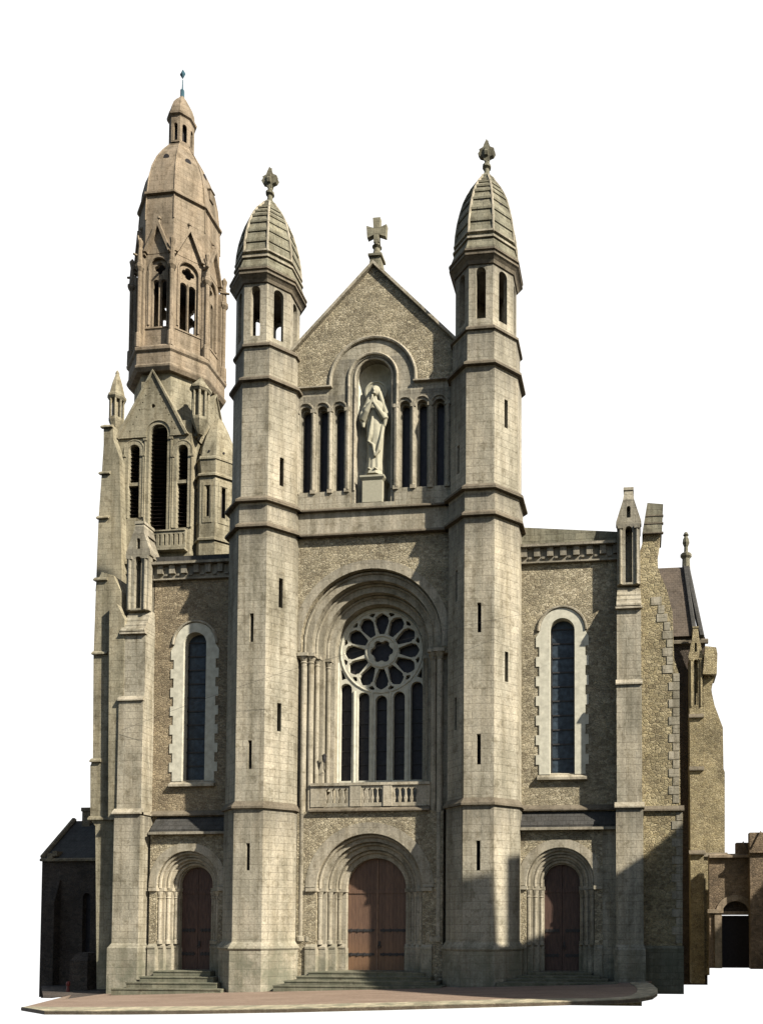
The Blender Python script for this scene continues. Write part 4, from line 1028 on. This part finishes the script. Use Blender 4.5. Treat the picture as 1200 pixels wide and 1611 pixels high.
# lantern on a bracket in the left jamb, hook over the door
lx_, lz_ = at(510, 1195, .45)
lamp = bpy.data.objects.new('wall_lamp', None); lamp.location = (lx_, .45, lz_); COL.objects.link(lamp); bpy.context.view_layer.update()
tag(lamp, 'small dark lantern on a bracket beside the rose window, above the balustrade', 'lamp')
m = MB(); m.tube([(lx_ - .1, .8, lz_ - .5), (lx_ - .05, .5, lz_ - .4), (lx_, .45, lz_ - .12)], .02, 6); m.build('bracket', 'iron', lamp)
m = MB(); m.lathe(lx_, .45, [(lz_ - .14, .05), (lz_, .09), (lz_ + .12, .1), (lz_ + .15, .12), (lz_ + .24, .02)], 8); m.build('lantern', 'iron', lamp)
# small red topped post by the annex
ry = -1.2
bx_, bz_ = at(107, 1553, 1.5)
m = MB(); m.lathe(bx_, 1.5, [(ground_z(bx_) - .1, .09), (bz_ + .02, .05), (bz_ + .04, .08), (bz_ + .15, .09), (bz_ + .22, .06), (bz_ + .25, .02)], 10)
tag(m.build('bollard', 'red'), 'small dark red post standing at the foot of the tower buttress', 'bollard')
# low stone block by the annex
m = MB(); a_ = at(110, 1500, 2.2); b_ = at(138, 1500, 2.2); m.box(a_[0], b_[0], 2.2, 3.6, ground_z(a_[0]) - .3, at(120, 1512, 2.2)[1]); m.frustum(a_[0], b_[0], 2.2, 3.6, at(120, 1512, 2.2)[1], a_[0] + .2, b_[0] - .2, 2.5, 3.4, at(120, 1505, 2.2)[1] + .15)
tag(m.build('stone_pier', 'dark_rubble'), 'low rough stone pier between the annex and the tower buttress', 'pier')
# overhead cable across the front
pA = Vector((at(190, 1149, -.45)[0], -.4, at(190, 1149, -.4)[1])); pB = Vector((at(975, 938, -.9)[0], -.85, at(975, 938, -.9)[1]))
m = MB(); pts = []
for k in range(41):
    f = k / 40; p_ = pA.lerp(pB, f); y_ = p_.y - 1.6 * math.sin(math.pi * f); x_ = p_.x + (CX - p_.x) * ((p_.y - y_) / (p_.y + CAMD)); z_2 = p_.z
    pts.append((p_.x, y_, z_2))
m.tube(pts, .005, 5); tag(m.build('cable', 'iron'), 'thin overhead cable running slantwise across the church front', 'cable')

# ---------------- unseen building shape added and outlined to shade the front's lower right
HD = 22.; az = R(SUN_AZ); hx = Vector((math.sin(az), -math.cos(az), 0)); te = math.tan(R(SUN_EL))
shade_block = bpy.data.objects.new('shade_house', None); shade_block.location = hx * (HD + 4); COL.objects.link(shade_block); bpy.context.view_layer.update()
tag(shade_block, 'unseen rubble building shape added to shade the lower right of the front', 'shade_block')
up = te * (HD - 20)
sil = [(-3.3, -1), (-3.3, 4.5), (-2.3, 9.2), (-.6, 14.6), (.5, 16.1), (1.55, 15.1), (1.75, 12.0), (5, 12.2), (6.5, 12.8), (9, 12.0), (9, -1)]
m = MB(tuple(hx * HD), az); m.plate([(a_, z_ + (up if z_ > 0 else 0)) for a_, z_ in sil], -5, 0); m.build('wall', 'rubble_b', shade_block)
m = MB(tuple(hx * HD), az); m.box(2.12, 2.95, -2, -.8, 10, 16.2 + up); m.build('chimney', 'trim', shade_block)
for i_ in range(3):
    for j_ in range(2):
        x_ = 3.2 + 2.2 * j_ if i_ else 3.2 + 2.2 * j_
        m = MB(tuple(hx * HD), az); m.box(x_, x_ + 1, -.02, .05, 1.5 + 3.4 * i_, 3.4 + 3.4 * i_); m.build('window', 'glassblue', shade_block)

# unseen block added right of the view to shade the cloister wall
shade_barn = bpy.data.objects.new('shade_barn', None); shade_barn.location = hx * HD + Vector((math.cos(az), math.sin(az), 0)) * 31; COL.objects.link(shade_barn); bpy.context.view_layer.update()
tag(shade_barn, 'unseen stone block added to shade the cloister wall', 'shade_barn')
m = MB(tuple(hx * HD), az); m.plate([(22.5, -1), (22.5, 13.0), (25, 14.2), (29, 18.5), (36, 16), (36, -1)], -6, 0); m.build('wall', 'rubble_b', shade_barn)
m = MB(tuple(hx * HD), az); m.box(26, 28, -.05, .05, -1, 2.6); m.build('door', 'wood', shade_barn)
